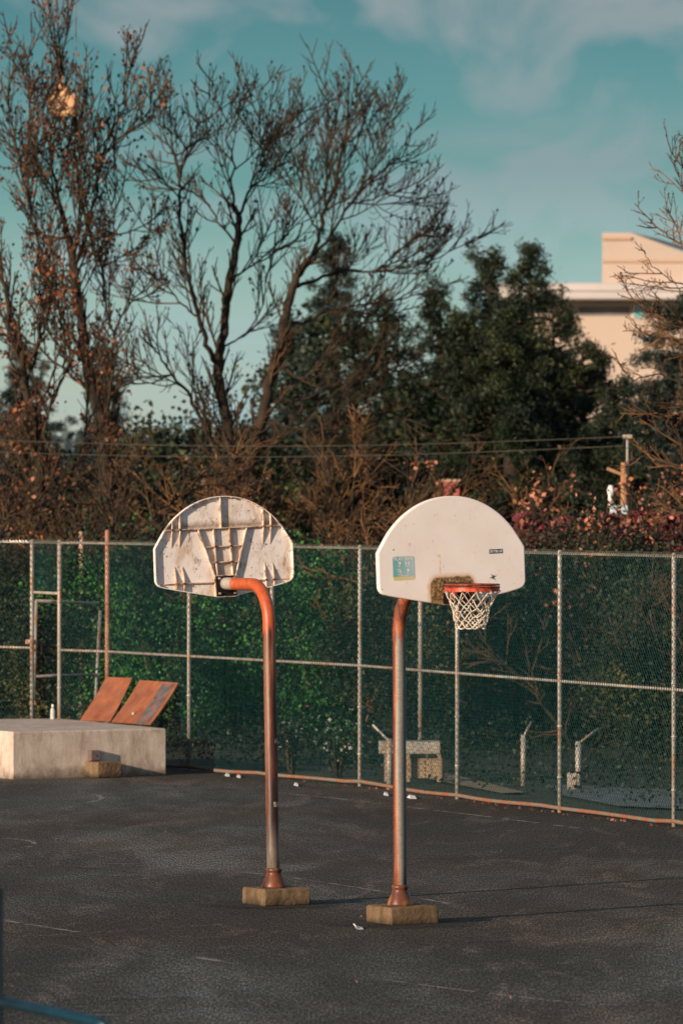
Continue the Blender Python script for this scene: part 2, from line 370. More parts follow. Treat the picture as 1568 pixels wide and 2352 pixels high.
M['conifer'] = leafmat('conifer_needles', (.004, .009, .007), (.014, .024, .009), .7, isl=.28, c2=(.13, .135, .025))
M['firneedle'] = leafmat('fir_needles', (.006, .014, .013), (.02, .034, .024), .9, isl=.4)
M['ivy'] = leafmat('ivy_leaf', (.002, .006, .005), (.009, .045, .017), .8, isl=.2, c2=(.075, .26, .04), patchy=True)
M['ivyolive'] = leafmat('olive_leaf', (.003, .005, .004), (.018, .028, .010), .9, isl=.2, c2=(.11, .10, .03), patchy=True)
M['ivydark'] = leafmat('dark_leaf', (.002, .005, .004), (.010, .020, .010), .8, isl=.2, c2=(.045, .055, .022), patchy=True)
M['maroon'] = leafmat('maroon_leaf', (.09, .02, .024), (.26, .055, .07), 1.1, isl=.4)
M['blossom'] = leafmat('pink_blossom', (.07, .028, .018), (.38, .15, .08), 2.2, c2=(.78, .34, .32), isl=.4)
M['whiteblossom'] = leafmat('white_blossom', (.16, .17, .15), (.42, .42, .38), 3)
M['farwood'] = leafmat('far_foliage', (.05, .075, .085), (.10, .13, .135), .3, isl=.5)  # bluish haze of distance mixed into the leaf colour
M['wallpink'] = noisemat('cream_render', (.44, .35, .29), (.50, .40, .335), .25, .85, 0, b_=0)
M['trimtan'] = noisemat('tan_trim', (.42, .28, .19), (.46, .31, .22), 1, .8, b_=0)
M['fascia'] = noisemat('pale_fascia', (.46, .42, .41), (.54, .50, .49), .3, .6, 0, b_=0)
M['greyroof'] = noisemat('grey_roof', (.13, .12, .13), (.22, .20, .21), .5, .7, 0, b_=0)
M['bluepaint'] = noisemat('blue_pipe_paint', (.004, .024, .042), (.007, .036, .058), 8, .35, 0, b_=0)
M['darkpaint'] = noisemat('dark_pipe_paint', (.006, .012, .015), (.01, .02, .024), 8, .5, 0, b_=0)
M['wood'] = noisemat('tan_wood', (.24, .16, .10), (.38, .27, .18), 6, .8, 0, (.2, 1, 1))
M['poleWood'] = noisemat('pole_wood', (.30, .16, .08), (.46, .27, .15), 3, .9, 0, (1, 1, .2))
M['hoist'] = noisemat('hoist_paint', (.42, .22, .11), (.80, .48, .27), 7, .7, 0)
M['redbrick'] = noisemat('red_brick', (.26, .05, .05), (.36, .09, .08), 2, .9)
M['glass'] = noisemat('window_glass', (.10, .30, .32), (.16, .40, .42), .2, .08, 0, b_=0)

# ------------------------------------------------------------------ ground
g = MB(); g.add([(-3000, -200, -.03), (3000, -200, -.03), (3000, 4500, -.03), (-3000, 4500, -.03)], [[0, 1, 2, 3]])
tag(link('ground', g, M['soil']), 'dark soil ground stretching away beyond the fence', kind='structure')
FENCE = [(-7.6, 94.3), (-4.38, 90.9), (-3.94, 89.7), (-3.24, 88.85), (-2.05, 86.4), (-.91, 84.1), (.236, 81.8), (1.416, 78.4), (2.558, 75.2), (3.73, 72.0), (4.9, 68.8), (6.1, 65.5)]
g = MB(); poly = [(-40, 3), (40, 3), (40, 40)] + [(x + .06, y + .1) for x, y in FENCE[::-1]] + [(-40, 125)]
n = len(poly); g.add([(x, y, 0) for x, y in poly], [list(range(n))])
tag(link('asphalt_court', g, M['asphalt']), 'worn dark asphalt sports court in front of the fence', kind='structure')
def line(pts, w, name, mt, z=.004, lab='', smooth=1):
    q = [Gp(*p) for p in pts]; V = []; F = []
    for i, p in enumerate(q):
        d = q[min(i + 1, len(q) - 1)] - q[max(i - 1, 0)]; d.normalize(); nn = Vector((-d.y, d.x, 0)) * w / 2
        V += [(p.x + nn.x, p.y + nn.y, z), (p.x - nn.x, p.y - nn.y, z)]
    for i in range(len(q) - 1): F.append([2 * i, 2 * i + 1, 2 * i + 3, 2 * i + 2])
    g = MB(); g.add(V, F); return tag(link(name, g, mt), lab, kind='structure')
def arcpts(cx, cy, rx, ry, a0, a1, n=28): return [(cx + rx * math.cos(R(a0 + (a1 - a0) * i / n)), cy - ry * math.sin(R(a0 + (a1 - a0) * i / n))) for i in range(n + 1)]
ML = M['line']
line(arcpts(110, 1833, 124, 16, -85, 88), .06, 'court_line', ML, lab='faded painted arc on asphalt near the concrete platform')
line(arcpts(10, 1939, 70, 12, -80, 95), .06, 'court_line', ML, lab='faded painted arc at the left edge of the court')
line([(0, 1992), (100, 1988), (240, 1985), (430, 1983)], .035, 'court_line', ML, .005, lab='thin pale line across the court left of the brown pole')
line([(190, 1991), (330, 1991), (450, 1996), (540, 2002), (605, 2010)], .06, 'court_line', ML, .006, lab='pale curved line ending at the brown pole')
line([(640, 2012), (760, 2030), (900, 2052), (1030, 2076)], .05, 'court_line', ML, lab='faint pale line between the two poles')
line([(635, 1822), (760, 1833), (900, 1850), (1100, 1874), (1330, 1903)], .06, 'court_line', ML, lab='long pale side line running along the fence')
line([(0, 2155), (120, 2149), (300, 2137), (470, 2127), (560, 2122)], .03, 'court_line', ML, .005, lab='thin pale line running to the left footing')
line([(0, 2114), (90, 2128), (180, 2142)], .07, 'court_line', ML, .006, lab='short bright dash of paint at lower left')
line([(455, 2201), (500, 2208), (545, 2216)], .08, 'court_line', ML, .006, lab='short pale dash below the left footing')
line([(880, 2250), (960, 2262), (1070, 2276), (1200, 2292), (1330, 2306)], .05, 'court_line', ML, lab='faint pale line in the foreground asphalt')
line([(1500, 2068), (1200, 1978), (940, 1980)][1:], .035, 'court_line', ML, lab='thin faint line right of the second pole')
line([(60, 2328), (200, 2332), (400, 2334), (700, 2330)], .03, 'court_line', ML, .005, lab='thin line near the bottom of the court')
for pts in ([(390, 2107), (430, 2104), (480, 2102)], [(530, 2098), (565, 2100)], [(1075, 2166), (1120, 2165), (1170, 2165)], [(905, 2173), (990, 2170)], [(905, 2300), (940, 2306)], [(250, 2300), (330, 2295), (440, 2292)], [(150, 1992), (260, 2000), (330, 2008)]):
    line(pts, .045, 'asphalt_crack', M['crack'], .005, lab='dark crack in the asphalt surface')

# ------------------------------------------------------------------ hoops
YAW = R(25)
def fan_outline():
    half = [(.0, .0), (.085, .0), (.30, .042), (.52, .084), (.60, .101)]
    cx, cy, r = .625, .185, .075
    half += [(cx + r * math.sin(R(a)), cy - r * math.cos(R(a))) for a in (20, 40, 60, 80)]
    half += [(.70, .22), (.70, .45)]
    arc = [(.70, .47), (.645, .56), (.575, .66), (.47, .765), (.33, .857), (.175, .915), (.0, .936)]
    A = [Vector((a[0], a[1], 0)) for a in arc]; out = []
    for i in range(len(A) - 1):
        p0 = A[i - 1] if i else A[0] - Vector((.02, -.08, 0)) * -1 * .0 + Vector((.03, -.09, 0)); p1, p2 = A[i], A[i + 1]
        p3 = A[i + 2] if i + 2 < len(A) else Vector((-.175, .915, 0))
        for k in range(6):
            s = k / 6; out.append(.5 * ((2 * p1) + (-p0 + p2) * s + (2 * p0 - 5 * p1 + 4 * p2 - p3) * s * s + (-p0 + 3 * p1 - 3 * p2 + p3) * s ** 3))
    half += [(p.x, p.y) for p in out] + [(0, .936)]
    left = [(-x, y) for x, y in half[1:-1]][::-1]
    return half + left                  # counter-clockwise in (u right, v up)
OUT = fan_outline()
def inset(poly, d):
    n = len(poly); o = []
    for i in range(n):
        a, b2 = Vector(poly[i - 1]), Vector(poly[(i + 1) % n]); t_ = (b2 - a).normalized(); nn = Vector((-t_.y, t_.x)); p = Vector(poly[i]) + nn * d
        o.append((p.x, p.y))
    return o
def text_mesh(body, size):
    cu = bpy.data.curves.new('t', 'FONT'); cu.body = body; cu.size = size; cu.align_x = 'CENTER'; cu.align_y = 'CENTER'; cu.offset = size * .018; cu.resolution_u = 3
    to = bpy.data.objects.new('t', cu); C.objects.link(to); bpy.context.view_layer.update()
    me = bpy.data.meshes.new_from_object(to.evaluated_get(bpy.context.evaluated_depsgraph_get()))
    V = [tuple(v.co) for v in me.vertices]; F = [list(p.vertices) for p in me.polygons]
    bpy.data.objects.remove(to); bpy.data.meshes.remove(me); bpy.data.curves.remove(cu)
    return V, F

def rough_up(o, amt, size, lv=4):
    sm = o.modifiers.new('fine', 'SUBSURF'); sm.subdivision_type = 'SIMPLE'; sm.levels = lv; sm.render_levels = lv
    tx = bpy.data.textures.new('chips', 'CLOUDS'); tx.noise_scale = size; tx.noise_depth = 3
    dm = o.modifiers.new('chips', 'DISPLACE'); dm.texture = tx; dm.strength = amt; dm.mid_level = .55; dm.texture_coords = 'GLOBAL'
    return o
def hoop(base, sign, label, polemat, board_bottom, lean, tilt, arm_len=1.05):
    """sign +1: board faces the camera side, -1: board faces away"""
    bx, by = base
    root = thing('basketball_hoop', (bx, by, 0), label, 'basketball hoop', 'basketball hoops standing back to back')
    eu = Vector((math.cos(YAW), math.sin(YAW), 0)); ef = Vector((math.sin(YAW), -math.cos(YAW), 0)) * sign
    armz = board_bottom + .125
    M3 = Matrix.Rotation(YAW + R(2), 3, 'Z')
    g = MB(); g.box((bx + .02, by, .08), (.47, .47, .16), M3, bev=.014)
    # worn lower corners: nudge vertices
    rr = random.Random(4 + sign)
    g.V[0] = g.V[0] + np.array([[rr.uniform(-.004, .004), rr.uniform(-.004, .004), rr.uniform(-.003, .003)] for _ in g.V[0]])
    rough_up(link('concrete_footing', g, M['footing'], root), .008, .035, 5)
    g = MB(); g.lathe((bx, by, .158), [(.108, 0), (.112, .01), (.110, .025), (.098, .06), (.078, .105), (.068, .13), (.066, .145), (.071, .150), (.071, .172), (.064, .180), (.058, .182)], 32)
    link('base_flange', g, M['bell'], root, True)
    # pipe: column, bend, arm in one
    rad = .36; ztop = armz - rad
    pts = [Vector((bx + lean * (z / 2.57), by, z)) for z in np.linspace(.2, ztop, 9)]
    top = pts[-1]
    for k in range(1, 15):
        a = R(90 * k / 14); pts.append(Vector((top.x, top.y, ztop)) + ef * rad * (1 - math.cos(a)) + Vector((0, 0, rad * math.sin(a))))
    pts.append(Vector((top.x, top.y, armz)) + ef * (arm_len - .15)); pts.append(Vector((top.x, top.y, armz)) + ef * (arm_len - .05))
    g = MB(); g.tube(pts, .0575, 32); link('pole', g, polemat, root, True)
    bc = Vector((top.x, top.y, 0)) + ef * arm_len          # front plane, centre line of the board
    ct, st = math.cos(R(tilt)), math.sin(R(tilt))
    def bp(u, v, d):                                       # u to the photo's right, v up from the bottom edge, d towards the front
        vv = v - .45; return bc + eu * (u * ct - vv * st) + Vector((0, 0, board_bottom + .45 + u * st + vv * ct)) + ef * d
    # backboard shell
    n = len(OUT); i1, i2 = inset(OUT, .010), inset(OUT, .007)
    rings = [(i1, 0.0), (inset(OUT, .003), -.003), (OUT, -.010), (OUT, -.048), (i2, -.048), (i2, -.012)]
    V, UV, F = [], [], []
    for poly_, d in rings:
        for (u, v) in poly_: V.append(tuple(bp(u, v, d))); UV.append((u, v))
    flip = sign < 0
    def fc(f): return f[::-1] if flip else f
    for r_ in range(len(rings) - 1):
        for i in range(n): F.append(fc([r_ * n + i, (r_ + 1) * n + i, (r_ + 1) * n + (i + 1) % n, r_ * n + (i + 1) % n]))
    F.append(fc(list(range(n)))); F.append(fc(list(range(len(rings) * n - 1, (len(rings) - 1) * n - 1, -1))))
    g = MB(); g.add(V, F); bd = link('backboard', g, M['boardF'] if sign > 0 else M['boardB'], root, False, np.array(UV))
    # ribs on the back
    g = MB(); tk = .0042
    def rib(a, b_, da=.046, db=.046):
        a, b_ = Vector(a), Vector(b_); t_ = (b_ - a).normalized(); nn = Vector((-t_.y, t_.x)) * tk; V = []
        for p, d in ((a, da), (b_, db)):
            for s_ in (-1, 1):
                for dd in (.011, d): q = p + nn * s_; V.append(tuple(bp(q.x, q.y, -dd)))
        g.add(V, [[0, 1, 3, 2], [4, 6, 7, 5], [0, 4, 5, 1], [2, 3, 7, 6], [1, 5, 7, 3], [0, 2, 6, 4]])
    rib((-.58, .64), (.575, .64)); rib((-.02, .641), (-.02, .925))
    rib((-.255, .638), (-.102, .20)); rib((-.102, .20), (-.095, .006)); rib((.24, .638), (.112, .20)); rib((.112, .20), (.112, .006))
    rib((-.10, .20), (.11, .20), .045, .045); rib((-.10, .638), (-.075, .202)); rib((.062, .638), (.082, .202))
    rib((-.198, .47), (.19, .47), .044, .044); rib((-.145, .325), (.147, .325), .044, .044)
    for u, vt in ((-.515, .73), (-.435, .79), (.41, .80), (.485, .75)):
        rib((u, .64), (u, vt - .005)); rib((u, .64), (u, .47), .048, .013)
    rib((-.645, .14), (-.10, .14), .02, .045); rib((.115, .14), (.655, .14), .045, .02)
    for u, vb in ((-.49, .09), (-.41, .072), (.42, .075), (.50, .09)):
        rib((u, .14), (u, vb)); rib((u, .14), (u, .30), .048, .013)
    link('reinforcing_ribs', g, M['rib'], bd)
    g = MB()
    ax = lambda u, v, r_, d0, d1, mb=g: mb.tube([bp(u, v, -d0), bp(u, v, -d1)], r_, 10)
    for u, v in [(-.515, .64), (-.435, .64), (.41, .64), (.485, .64), (-.085, .47), (.072, .47), (-.08, .325), (.078, .325), (-.49, .14), (-.41, .14), (.42, .14), (.50, .14)]: g = MB(); ax(u, v, .011, .03, .052, g); link('rib_bolt', g, M['bell'], bd)
    g = MB(); rr = random.Random(9)
    for u, v in [(-.30, .80), (-.16, .83), (.11, .84), (.27, .79), (-.47, .50), (-.33, .46), (-.57, .40), (-.46, .30), (-.28, .27), (.30, .44), (.44, .47), (.55, .36), (.45, .27), (.28, .26)]:
        g = MB(); g.tube([bp(u, v, -.011), bp(u, v, -.015)], .008, 10); link('rivet', g, M['rib'], bd)
    for i in range(0, len(OUT), 4):
        g = MB(); g.tube([bp(i2[i][0] * .995, .004 + i2[i][1] * .99, -.040), bp(i2[i][0] * .995, .004 + i2[i][1] * .99, -.051)], .0055, 8); link('rivet', g, M['rib'], bd)
    # mounting plate at the back with bolts
    g = MB(); pm = MB()
    V = [tuple(bp(u, v, d)) for d in (-.056, -.050) for u, v in ((-.09, .012), (.105, .012), (.105, .19), (-.09, .19))]
    g.add(V, [[0, 1, 2, 3], [7, 6, 5, 4], [0, 4, 5, 1], [1, 5, 6, 2], [2, 6, 7, 3], [3, 7, 4, 0]])
    g.tube([bp(0, .125, -.057), bp(0, .125, -.085)], .075, 24)
    mp = link('mounting_plate', g, M['black'], root)
    for u, v in ((-.068, .175), (.085, .175), (-.068, .035), (.085, .035)):
        bb = MB(); bb.tube([bp(u, v, -.057), bp(u, v, -.078)], .011, 6); link('bolt', bb, M['galv'], mp)
    # rim
    rimz = board_bottom + .172; rc = bc + ef * .39 + Vector((0, 0, rimz)); RR = .232
    circ = lambda r_, dz, k=40, dx=0: [rc + Vector((r_ * math.cos(2 * math.pi * i / k), r_ * math.sin(2 * math.pi * i / k), dz)) for i in range(k)]
    g = MB(); g.tube(circ(RR, .008), .0085, 8, closed=True); g.tube(circ(RR + .002, -.013), .008, 8, closed=True)
    rim = link('rim', g, M['rimdark'], root, True)
    g = MB(); k = 48; V = []
    for r_, dz in ((RR + .004, -.020), (RR + .005, -.050), (RR + .001, -.050), (RR, -.020)):
        V += [tuple(p) for p in circ(r_, dz, k)]
    F = [[a * k + i, a * k + (i + 1) % k, ((a + 1) % 4) * k + (i + 1) % k, ((a + 1) % 4) * k + i] for a in range(4) for i in range(k)]
    g.add(V, F); link('rim_band', g, M['orange'], rim)
    g = MB()
    hooks = [(rc + Vector((RR * math.cos(2 * math.pi * (i + .3) / 12), RR * math.sin(2 * math.pi * (i + .3) / 12), -.04))) for i in range(12)]
    for h in hooks:
        g = MB(); o_ = (h - rc); o_.z = 0; o_.normalize(); g.tube([h + o_ * .006, h + o_ * .016 + Vector((0, 0, -.004)), h + o_ * .014 + Vector((0, 0, -.016)), h + o_ * .004 + Vector((0, 0, -.018))], .004, 6); link('net_hook', g, M['galvrust'], rim)
    g = MB()
    pa = [bc + eu * a_ + ef * .004 + Vector((0, 0, rimz - z_)) for a_, z_ in ((-.085, -.02), (.175, -.02), (.175, .160), (-.085, .160))]
    V = [tuple(p) for p in pa] + [tuple(p + ef * .007) for p in pa]
    g.add(V, [[0, 1, 2, 3], [7, 6, 5, 4], [0, 4, 5, 1], [1, 5, 6, 2], [2, 6, 7, 3], [3, 7, 4, 0]])
    V = [tuple(bc + eu * a_ + ef * d_ + Vector((0, 0, rimz + z_))) for z_ in (-.004, -.010) for a_, d_ in ((-.075, .011), (.16, .011), (.10, .19), (-.03, .19))]
    g.add(V, [[0, 1, 2, 3], [7, 6, 5, 4], [0, 4, 5, 1], [1, 5, 6, 2], [2, 6, 7, 3], [3, 7, 4, 0]])
    link('rim_bracket', g, M['black'], rim)
    g = MB()
    for a_ in (-.02, .115):
        V = [tuple(bc + eu * (a_ + s_) + ef * d_ + Vector((0, 0, rimz + z_))) for s_ in (-.003, .003) for d_, z_ in ((.012, -.012), (.20, -.012), (.20, -.045), (.012, -.13))]
        g.add(V, [[0, 1, 2, 3], [7, 6, 5, 4], [0, 4, 5, 1], [1, 5, 6, 2], [2, 6, 7, 3], [3, 7, 4, 0]])
    link('rim_brace', g, M['orange'], rim)
    if sign > 0:
        # net
        rr = random.Random(12); prof = [(0.226, -.055), (.185, -.135), (.158, -.190), (.148, -.235), (.140, -.278), (.132, -.318), (.128, -.352)]
        nodes = []
        for j, (r_, z_) in enumerate(prof):
            row = []
            for i in range(12):
                a_ = 2 * math.pi * (i + .3 + (.5 if j % 2 else 0)) / 12; jit = .004 if j == 0 else .010
                row.append(rc + Vector((r_ * math.cos(a_) + rr.uniform(-jit, jit) - .012 * j / 6, r_ * math.sin(a_) + rr.uniform(-jit, jit), z_ + rr.uniform(-jit, jit) * (j > 0))))
            nodes.append(row)
        g = MB()
        for j in range(len(prof) - 1):
            for i in range(12):
                for k_ in ((i, (i - 1) % 12) if j % 2 == 0 else ((i + 1) % 12, i)):
                    a_, b_ = nodes[j][i], nodes[j + 1][k_]; mid = (a_ + b_) / 2; o_ = mid - rc; o_.z = 0; o_.normalize()
                    mid += o_ * rr.uniform(-.004, .008) + Vector((0, 0, rr.uniform(-.006, .004)))
                    g.tube([a_, (a_ + mid) / 2 + o_ * rr.uniform(-.003, .003), mid, (mid + b_) / 2, b_], rr.uniform(.0045, .006), 5)
        for row, rd in ((nodes[-1], .0065),):                # tangled last loops
            for i in range(12):
                a_, b_ = row[i], row[(i + 1) % 12]; mid = (a_ + b_) / 2 + Vector((rr.uniform(-.01, .01), rr.uniform(-.01, .01), rr.uniform(-.026, -.008)))
                g.tube([a_, (a_ + mid) / 2 + Vector((0, 0, -.004)), mid, (mid + b_) / 2 + Vector((0, 0, -.004)), b_], rd, 5)
        for j in range(1, len(prof)):
            for p in nodes[j]:
                g.tube([p + Vector((0, 0, .008)), p, p + Vector((0, 0, -.008))], [.006, .009, .006], 6)
        for p, h in zip(nodes[0], hooks): g.tube([p, h + Vector((0, 0, -.014))], .005, 5)
        link('net', g, M['net'], root, True)
        # safety sticker
        def rounded(cu_, cv, w, h, r_, k=5):
            o_ = []
            for sx, sy, a0 in ((1, -1, -90), (1, 1, 0), (-1, 1, 90), (-1, -1, 180)):
                for q in range(k + 1):
                    a_ = R(a0 + 90 * q / k); o_.append((cu_ + sx * (w / 2 - r_) + r_ * math.cos(a_), cv + sy * (h / 2 - r_) + r_ * math.sin(a_)))
            return o_
        def flat(polys, d, name, mt, par, uvb=None):
            g = MB(); UV = []
            for pl in polys:
                k = len(pl); g.add([tuple(bp(u, v, dd)) for dd in (d - .0008, d) for u, v in pl], [list(range(k, 2 * k))] + [[i, (i + 1) % k, k + (i + 1) % k, k + i] for i in range(k)])
                for _ in range(2): UV += [((u - uvb[0]) / uvb[2], (v - uvb[1]) / uvb[3]) if uvb else (u, v) for u, v in pl]
            return link(name, g, mt, par, False, np.array(UV))
        def letters(body, size, cu_, cv, d, par, mt, w=None):
            V, F = text_mesh(body, size); xs = [v[0] for v in V]; k = (w / (max(xs) - min(xs))) if w else 1
            g = MB(); g.add([tuple(bp(cu_ + v[0] * k, cv + v[1] * k, d)) for v in V], F); return link('lettering', g, mt, par)
        cu_, cv = -.462, .335; w_, h_ = .205, .205
        stk = flat([rounded(cu_, cv, w_, h_, .022)], .0015, 'safety_sticker', M['stickteal'], root, (cu_ - w_ / 2, cv - h_ / 2, w_, h_))
        stk['label'] = 'faded teal square sticker with a yellow foot'
        letters('PLAY SAFE', .03, cu_, cv + .080, .0032, stk, M['white'], .178)
        def blob(u, v, pts): return [(cu_ + u + a_ * .001, cv + v + b_ * .001) for a_, b_ in pts]
        icons = [blob(-.040, .042, [(-13, 9), (-4, 15), (8, 15), (14, 7), (13, -3), (4, -12), (-4, -16), (-8, -12), (2, -3), (1, 4), (-6, 6)]),
                 blob(.036, .042, [(-20, -14), (-14, -17), (-11, -14), (-10, 10), (-14, 16), (-18, 14), (-20, 8)]), blob(.036, .042, [(12, -14), (16, -16), (20, -13), (19, 12), (15, 17), (11, 13)]),
                 blob(.036, .042, [(-8, -1), (9, -1), (9, 2), (-8, 2)]),
                 blob(.040, -.020, [(-9, 4), (-7, 12), (0, 16), (8, 13), (10, 4), (6, -8), (-2, -20), (-6, -17), (-2, -6), (-7, -2)]),
                 blob(-.040, -.018, [(-14, 12), (-10, 15), (-4, 7), (-8, 4)]), blob(-.040, -.018, [(-2, 6), (6, 14), (9, 11), (1, 3)]), blob(-.040, -.018, [(-14, -6), (-8, -2), (-6, -6), (-12, -11)])]
        for yy, x0, x1 in ((-.066, -.045, .045), (-.050, -.055, -.015), (-.050, .02, .055), (.015, -.050, -.028), (.015, .018, .056)):
            icons.append([(cu_ + x0, cv + yy), (cu_ + x1, cv + yy), (cu_ + x1, cv + yy + .0035), (cu_ + x0, cv + yy + .0035)])
        flat(icons, .0032, 'pictograms', M['white'], stk)
        flat([[(cu_ - .030 + .011 * math.cos(a_), cv - .028 + .012 * math.sin(a_)) for a_ in np.linspace(0, 6.0, 12)]], .0036, 'ball_pictogram', M['palepeach'], stk)
        sb = flat([[(.357, .424), (.487, .424), (.487, .462), (.357, .462)]], .0015, 'name_sticker', M['stickdark'], root)
        letters('SKYBLUE', .03, .422, .443, .0032, sb, M['white'], .118)
        star = []
        for i in range(12):
            a_ = R(30 * i + 8); r_ = (.032 if i % 2 == 0 else .011) * (1 + .35 * math.sin(i * 2.1)); star.append((.388 + r_ * math.cos(a_), .222 + r_ * math.sin(a_)))
        extra = [[(.388 + x * .001, .222 + y * .001) for x, y in q] for q in ([(-34, -12), (-24, -8), (-26, -14)], [(-36, -2), (-28, 2), (-30, -5)], [(22, 12), (24, 20), (27, 12)], [(32, 14), (33, 22), (36, 15)], [(-20, 6), (-14, 10), (-14, 4)])]
        flat([star] + extra, .0012, 'ink_scribble', M['ink'], bd)
        flat([[(-.552 + .007 * math.cos(a_), .497 + .006 * math.sin(a_)) for a_ in np.linspace(0, 5.6, 8)], [(-.672 + .004 * math.cos(a_), .165 + .004 * math.sin(a_)) for a_ in np.linspace(0, 5.6, 8)]], .0013, 'bolt_hole', M['black'], bd)
    return root, top
hoop((-.616, 58.5), -1, 'rusty brown basketball hoop showing the ribbed back of its white fan board', M['poleL'], 2.795, -.045, 2.2)
hr, _ = hoop((.51, 56.0), +1, 'basketball hoop facing the viewer with orange rim, white net and teal sticker', M['poleR'], 2.80, -.008, 2.2)
lh = [o for o in C.objects if o.name.startswith('basketball_hoop')][0]
# worn sticker remains and an old weld on the brown pole
def pole_patch(root, x, y, z, r, a0, a1, h, name, mt):
    g = MB(); k = 8; V = []
    for zz in (z - h / 2, z + h / 2):
        for i in range(k + 1):
            a = R(a0 + (a1 - a0) * i / k); V.append((x + r * math.cos(a), y + r * math.sin(a), zz))
    g.add(V, [[i, i + 1, k + 2 + i, k + 1 + i] for i in range(k)]); return link(name, g, mt, root)
M['wornsticker'] = noisemat('worn_sticker', (.16, .10, .08), (.55, .44, .34), 45, .7)
pole_patch(lh, -.616 - .045 * .92 / 2.57, 58.5, .92, .0595, -75, -8, .045, 'worn_sticker', M['wornsticker'])
pole_patch(lh, -.616 - .045 * 1.48 / 2.57, 58.5, 1.50, .0595, -55, -12, .042, 'worn_sticker', M['wornsticker'])

# ------------------------------------------------------------------ fence
FH = 3.05
fr = thing('chain_link_fence', (*FENCE[5], 0), 'tall dark green chain link fence with pale posts behind the court', 'fence')
def fence_pts():
    L = [0]
    for a, b_ in zip(FENCE, FENCE[1:]): L.append(L[-1] + math.dist(a, b_))
    return np.array(L)
FL = fence_pts(); FX = np.array([p[0] for p in FENCE]); FY = np.array([p[1] for p in FENCE])
def fpos(s): return np.interp(s, FL, FX), np.interp(s, FL, FY)
w = .035; K = int(FL[-1] / w); hz = .041; NZ = int(FH / hz)
s0 = np.arange(K) * w
zz = np.arange(NZ + 1) * hz + .03
rng = np.random.default_rng(5)
wave = .012 * np.sin(s0[:, None] * 1.3 + zz[None] * 1.1) + .008 * np.sin(s0[:, None] * 3.1 - zz[None] * 2.3)
par = (np.arange(NZ + 1)[None] + np.arange(K)[:, None]) % 2
sx = s0[:, None] + w * 1.04 * par + rng.normal(size=(K, NZ + 1)) * .0006
fx, fy = fpos(sx)
# offset to the camera side, alternate over/under
fy = fy - .035 + wave + .0035 * (par * 2 - 1)
gap0, gap1 = FL[1] + .03, FL[2] - .02
tw = Twigs()
full = (s0 < gap0) | (s0 > gap1)
A = np.stack([fx, fy, np.broadcast_to(zz, fx.shape)], -1)
for k in np.nonzero(full)[0]: tw.add(A[k], .0031, .0031)
iz = np.searchsorted(zz, 2.33)
for k in np.nonzero(~full)[0]: tw.add(A[k, iz:], .0031, .0031)
g = MB(); tw.into(g, 3); link('wire_mesh', g, M['wire'], fr)
# knuckled top edge
g = MB(); tw = Twigs()
for k in range(0, K, 1):
    x, y = fpos(s0[k] + w / 2); tw.add(np.array([(x - .006, y - .03, FH - .012), (x, y - .045, FH + .012), (x + .008, y - .03, FH + .034)]), .0026, .0016)
tw.into(g, 3); link('knuckled_edge', g, M['silverwire'], fr)
post_i = [1, 2, 3, 4, 5, 6, 7, 8, 9, 10]
for i in post_i:
    x, y = FENCE[i]; g = MB(); top = FH + .02; rad = .026
    if i in (1, 2): rad = .030
    if i == 3: top = 3.22; rad = .033
    g.lathe((x, y + .03, 0), [(rad, 0), (rad, top - .01), (rad * .6, top + .008)], 16)
    for zc in (.4, 1.0, 1.6, 2.2, 2.75): g.lathe((x, y + .03, zc), [(rad + .005, 0), (rad + .005, .022)], 16)
    o = link('post', g, M['galvrust'] if i == 3 else M['galv'], fr, True)
    if i == 3: o['label'] = 'rusty post a little taller than the fence'
def rail(z, r_, mt, name, i0, i1, dy=.03, sag=.0):
    pts = []
    for i in range(i0, i1):
        a, b_ = FENCE[i], FENCE[i + 1]
        for k in range(6):
            s_ = k / 6; pts.append((a[0] + (b_[0] - a[0]) * s_, a[1] + (b_[1] - a[1]) * s_ + dy, z - sag * math.sin(math.pi * s_) + .01 * math.sin(i * 2.3 + s_ * 5) * (sag > 0)))
    pts.append((FENCE[i1][0], FENCE[i1][1] + dy, z)); g = MB(); g.tube(pts, r_, 8); return link(name, g, mt, fr, True)
rail(FH - .01, .018, M['galv'], 'top_rail', 0, 11)
rail(1.54, .018, M['galv'], 'mid_rail', 2, 11); rail(1.54, .018, M['galv'], 'mid_rail', 0, 1)
rail(2.33, .021, M['galv'], 'gate_header', 1, 2)
rail(.055, .024, M['bottomrail'], 'bottom_rail', 2, 11, -.01, .012)
# open gate leaf behind the fence
g0 = P(84, 1380, 91.2); g1 = P(226, 1386, 92.4)
gt = thing('gate', (g0.x, g0.y, 0), 'galvanised gate leaf standing open behind the fence gap', 'gate')
g = MB(); g.tube([(g0.x - .06, g0.y, .02), g0], .024, 8); g.tube([(g1.x - .07, g1.y, .05), (g1.x + .03, g1.y, g1.z - .1)], .024, 8)
g.tube([g0, g1], .022, 8); g.tube([(g0.x - .02, g0.y, 1.13), (g1.x - .03, g1.y, 1.12)], .02, 8); g.tube([(g0.x - .05, g0.y, .10), (g1.x - .06, g1.y, .12)], .02, 8)
link('gate_frame', g, M['galv'], gt, True)
tw = Twigs(); L = (g1 - g0).length; k = int(L / .052)
for q in range(int(L / .03)):
    s_ = q * .03 / L; p = g0.lerp(g1, s_); nz = int((p.z - .12) / .03)
    tw.add(np.array([(p.x + .015 * ((j + q) % 2) - .04 * (1 - j / nz), p.y, .12 + j * .03) for j in range(nz)]), .0016, .0016)
g = MB(); tw.into(g, 3); link('gate_mesh', g, M['wire'], gt)
g = MB(); g.box((g0.x - .09, g0.y - .03, 1.62), (.12, .05, .07), bev=.01); g.box((g0.x - .05, g0.y - .03, .75), (.10, .05, .06), bev=.01); link('hinge', g, M['galvrust'], gt)
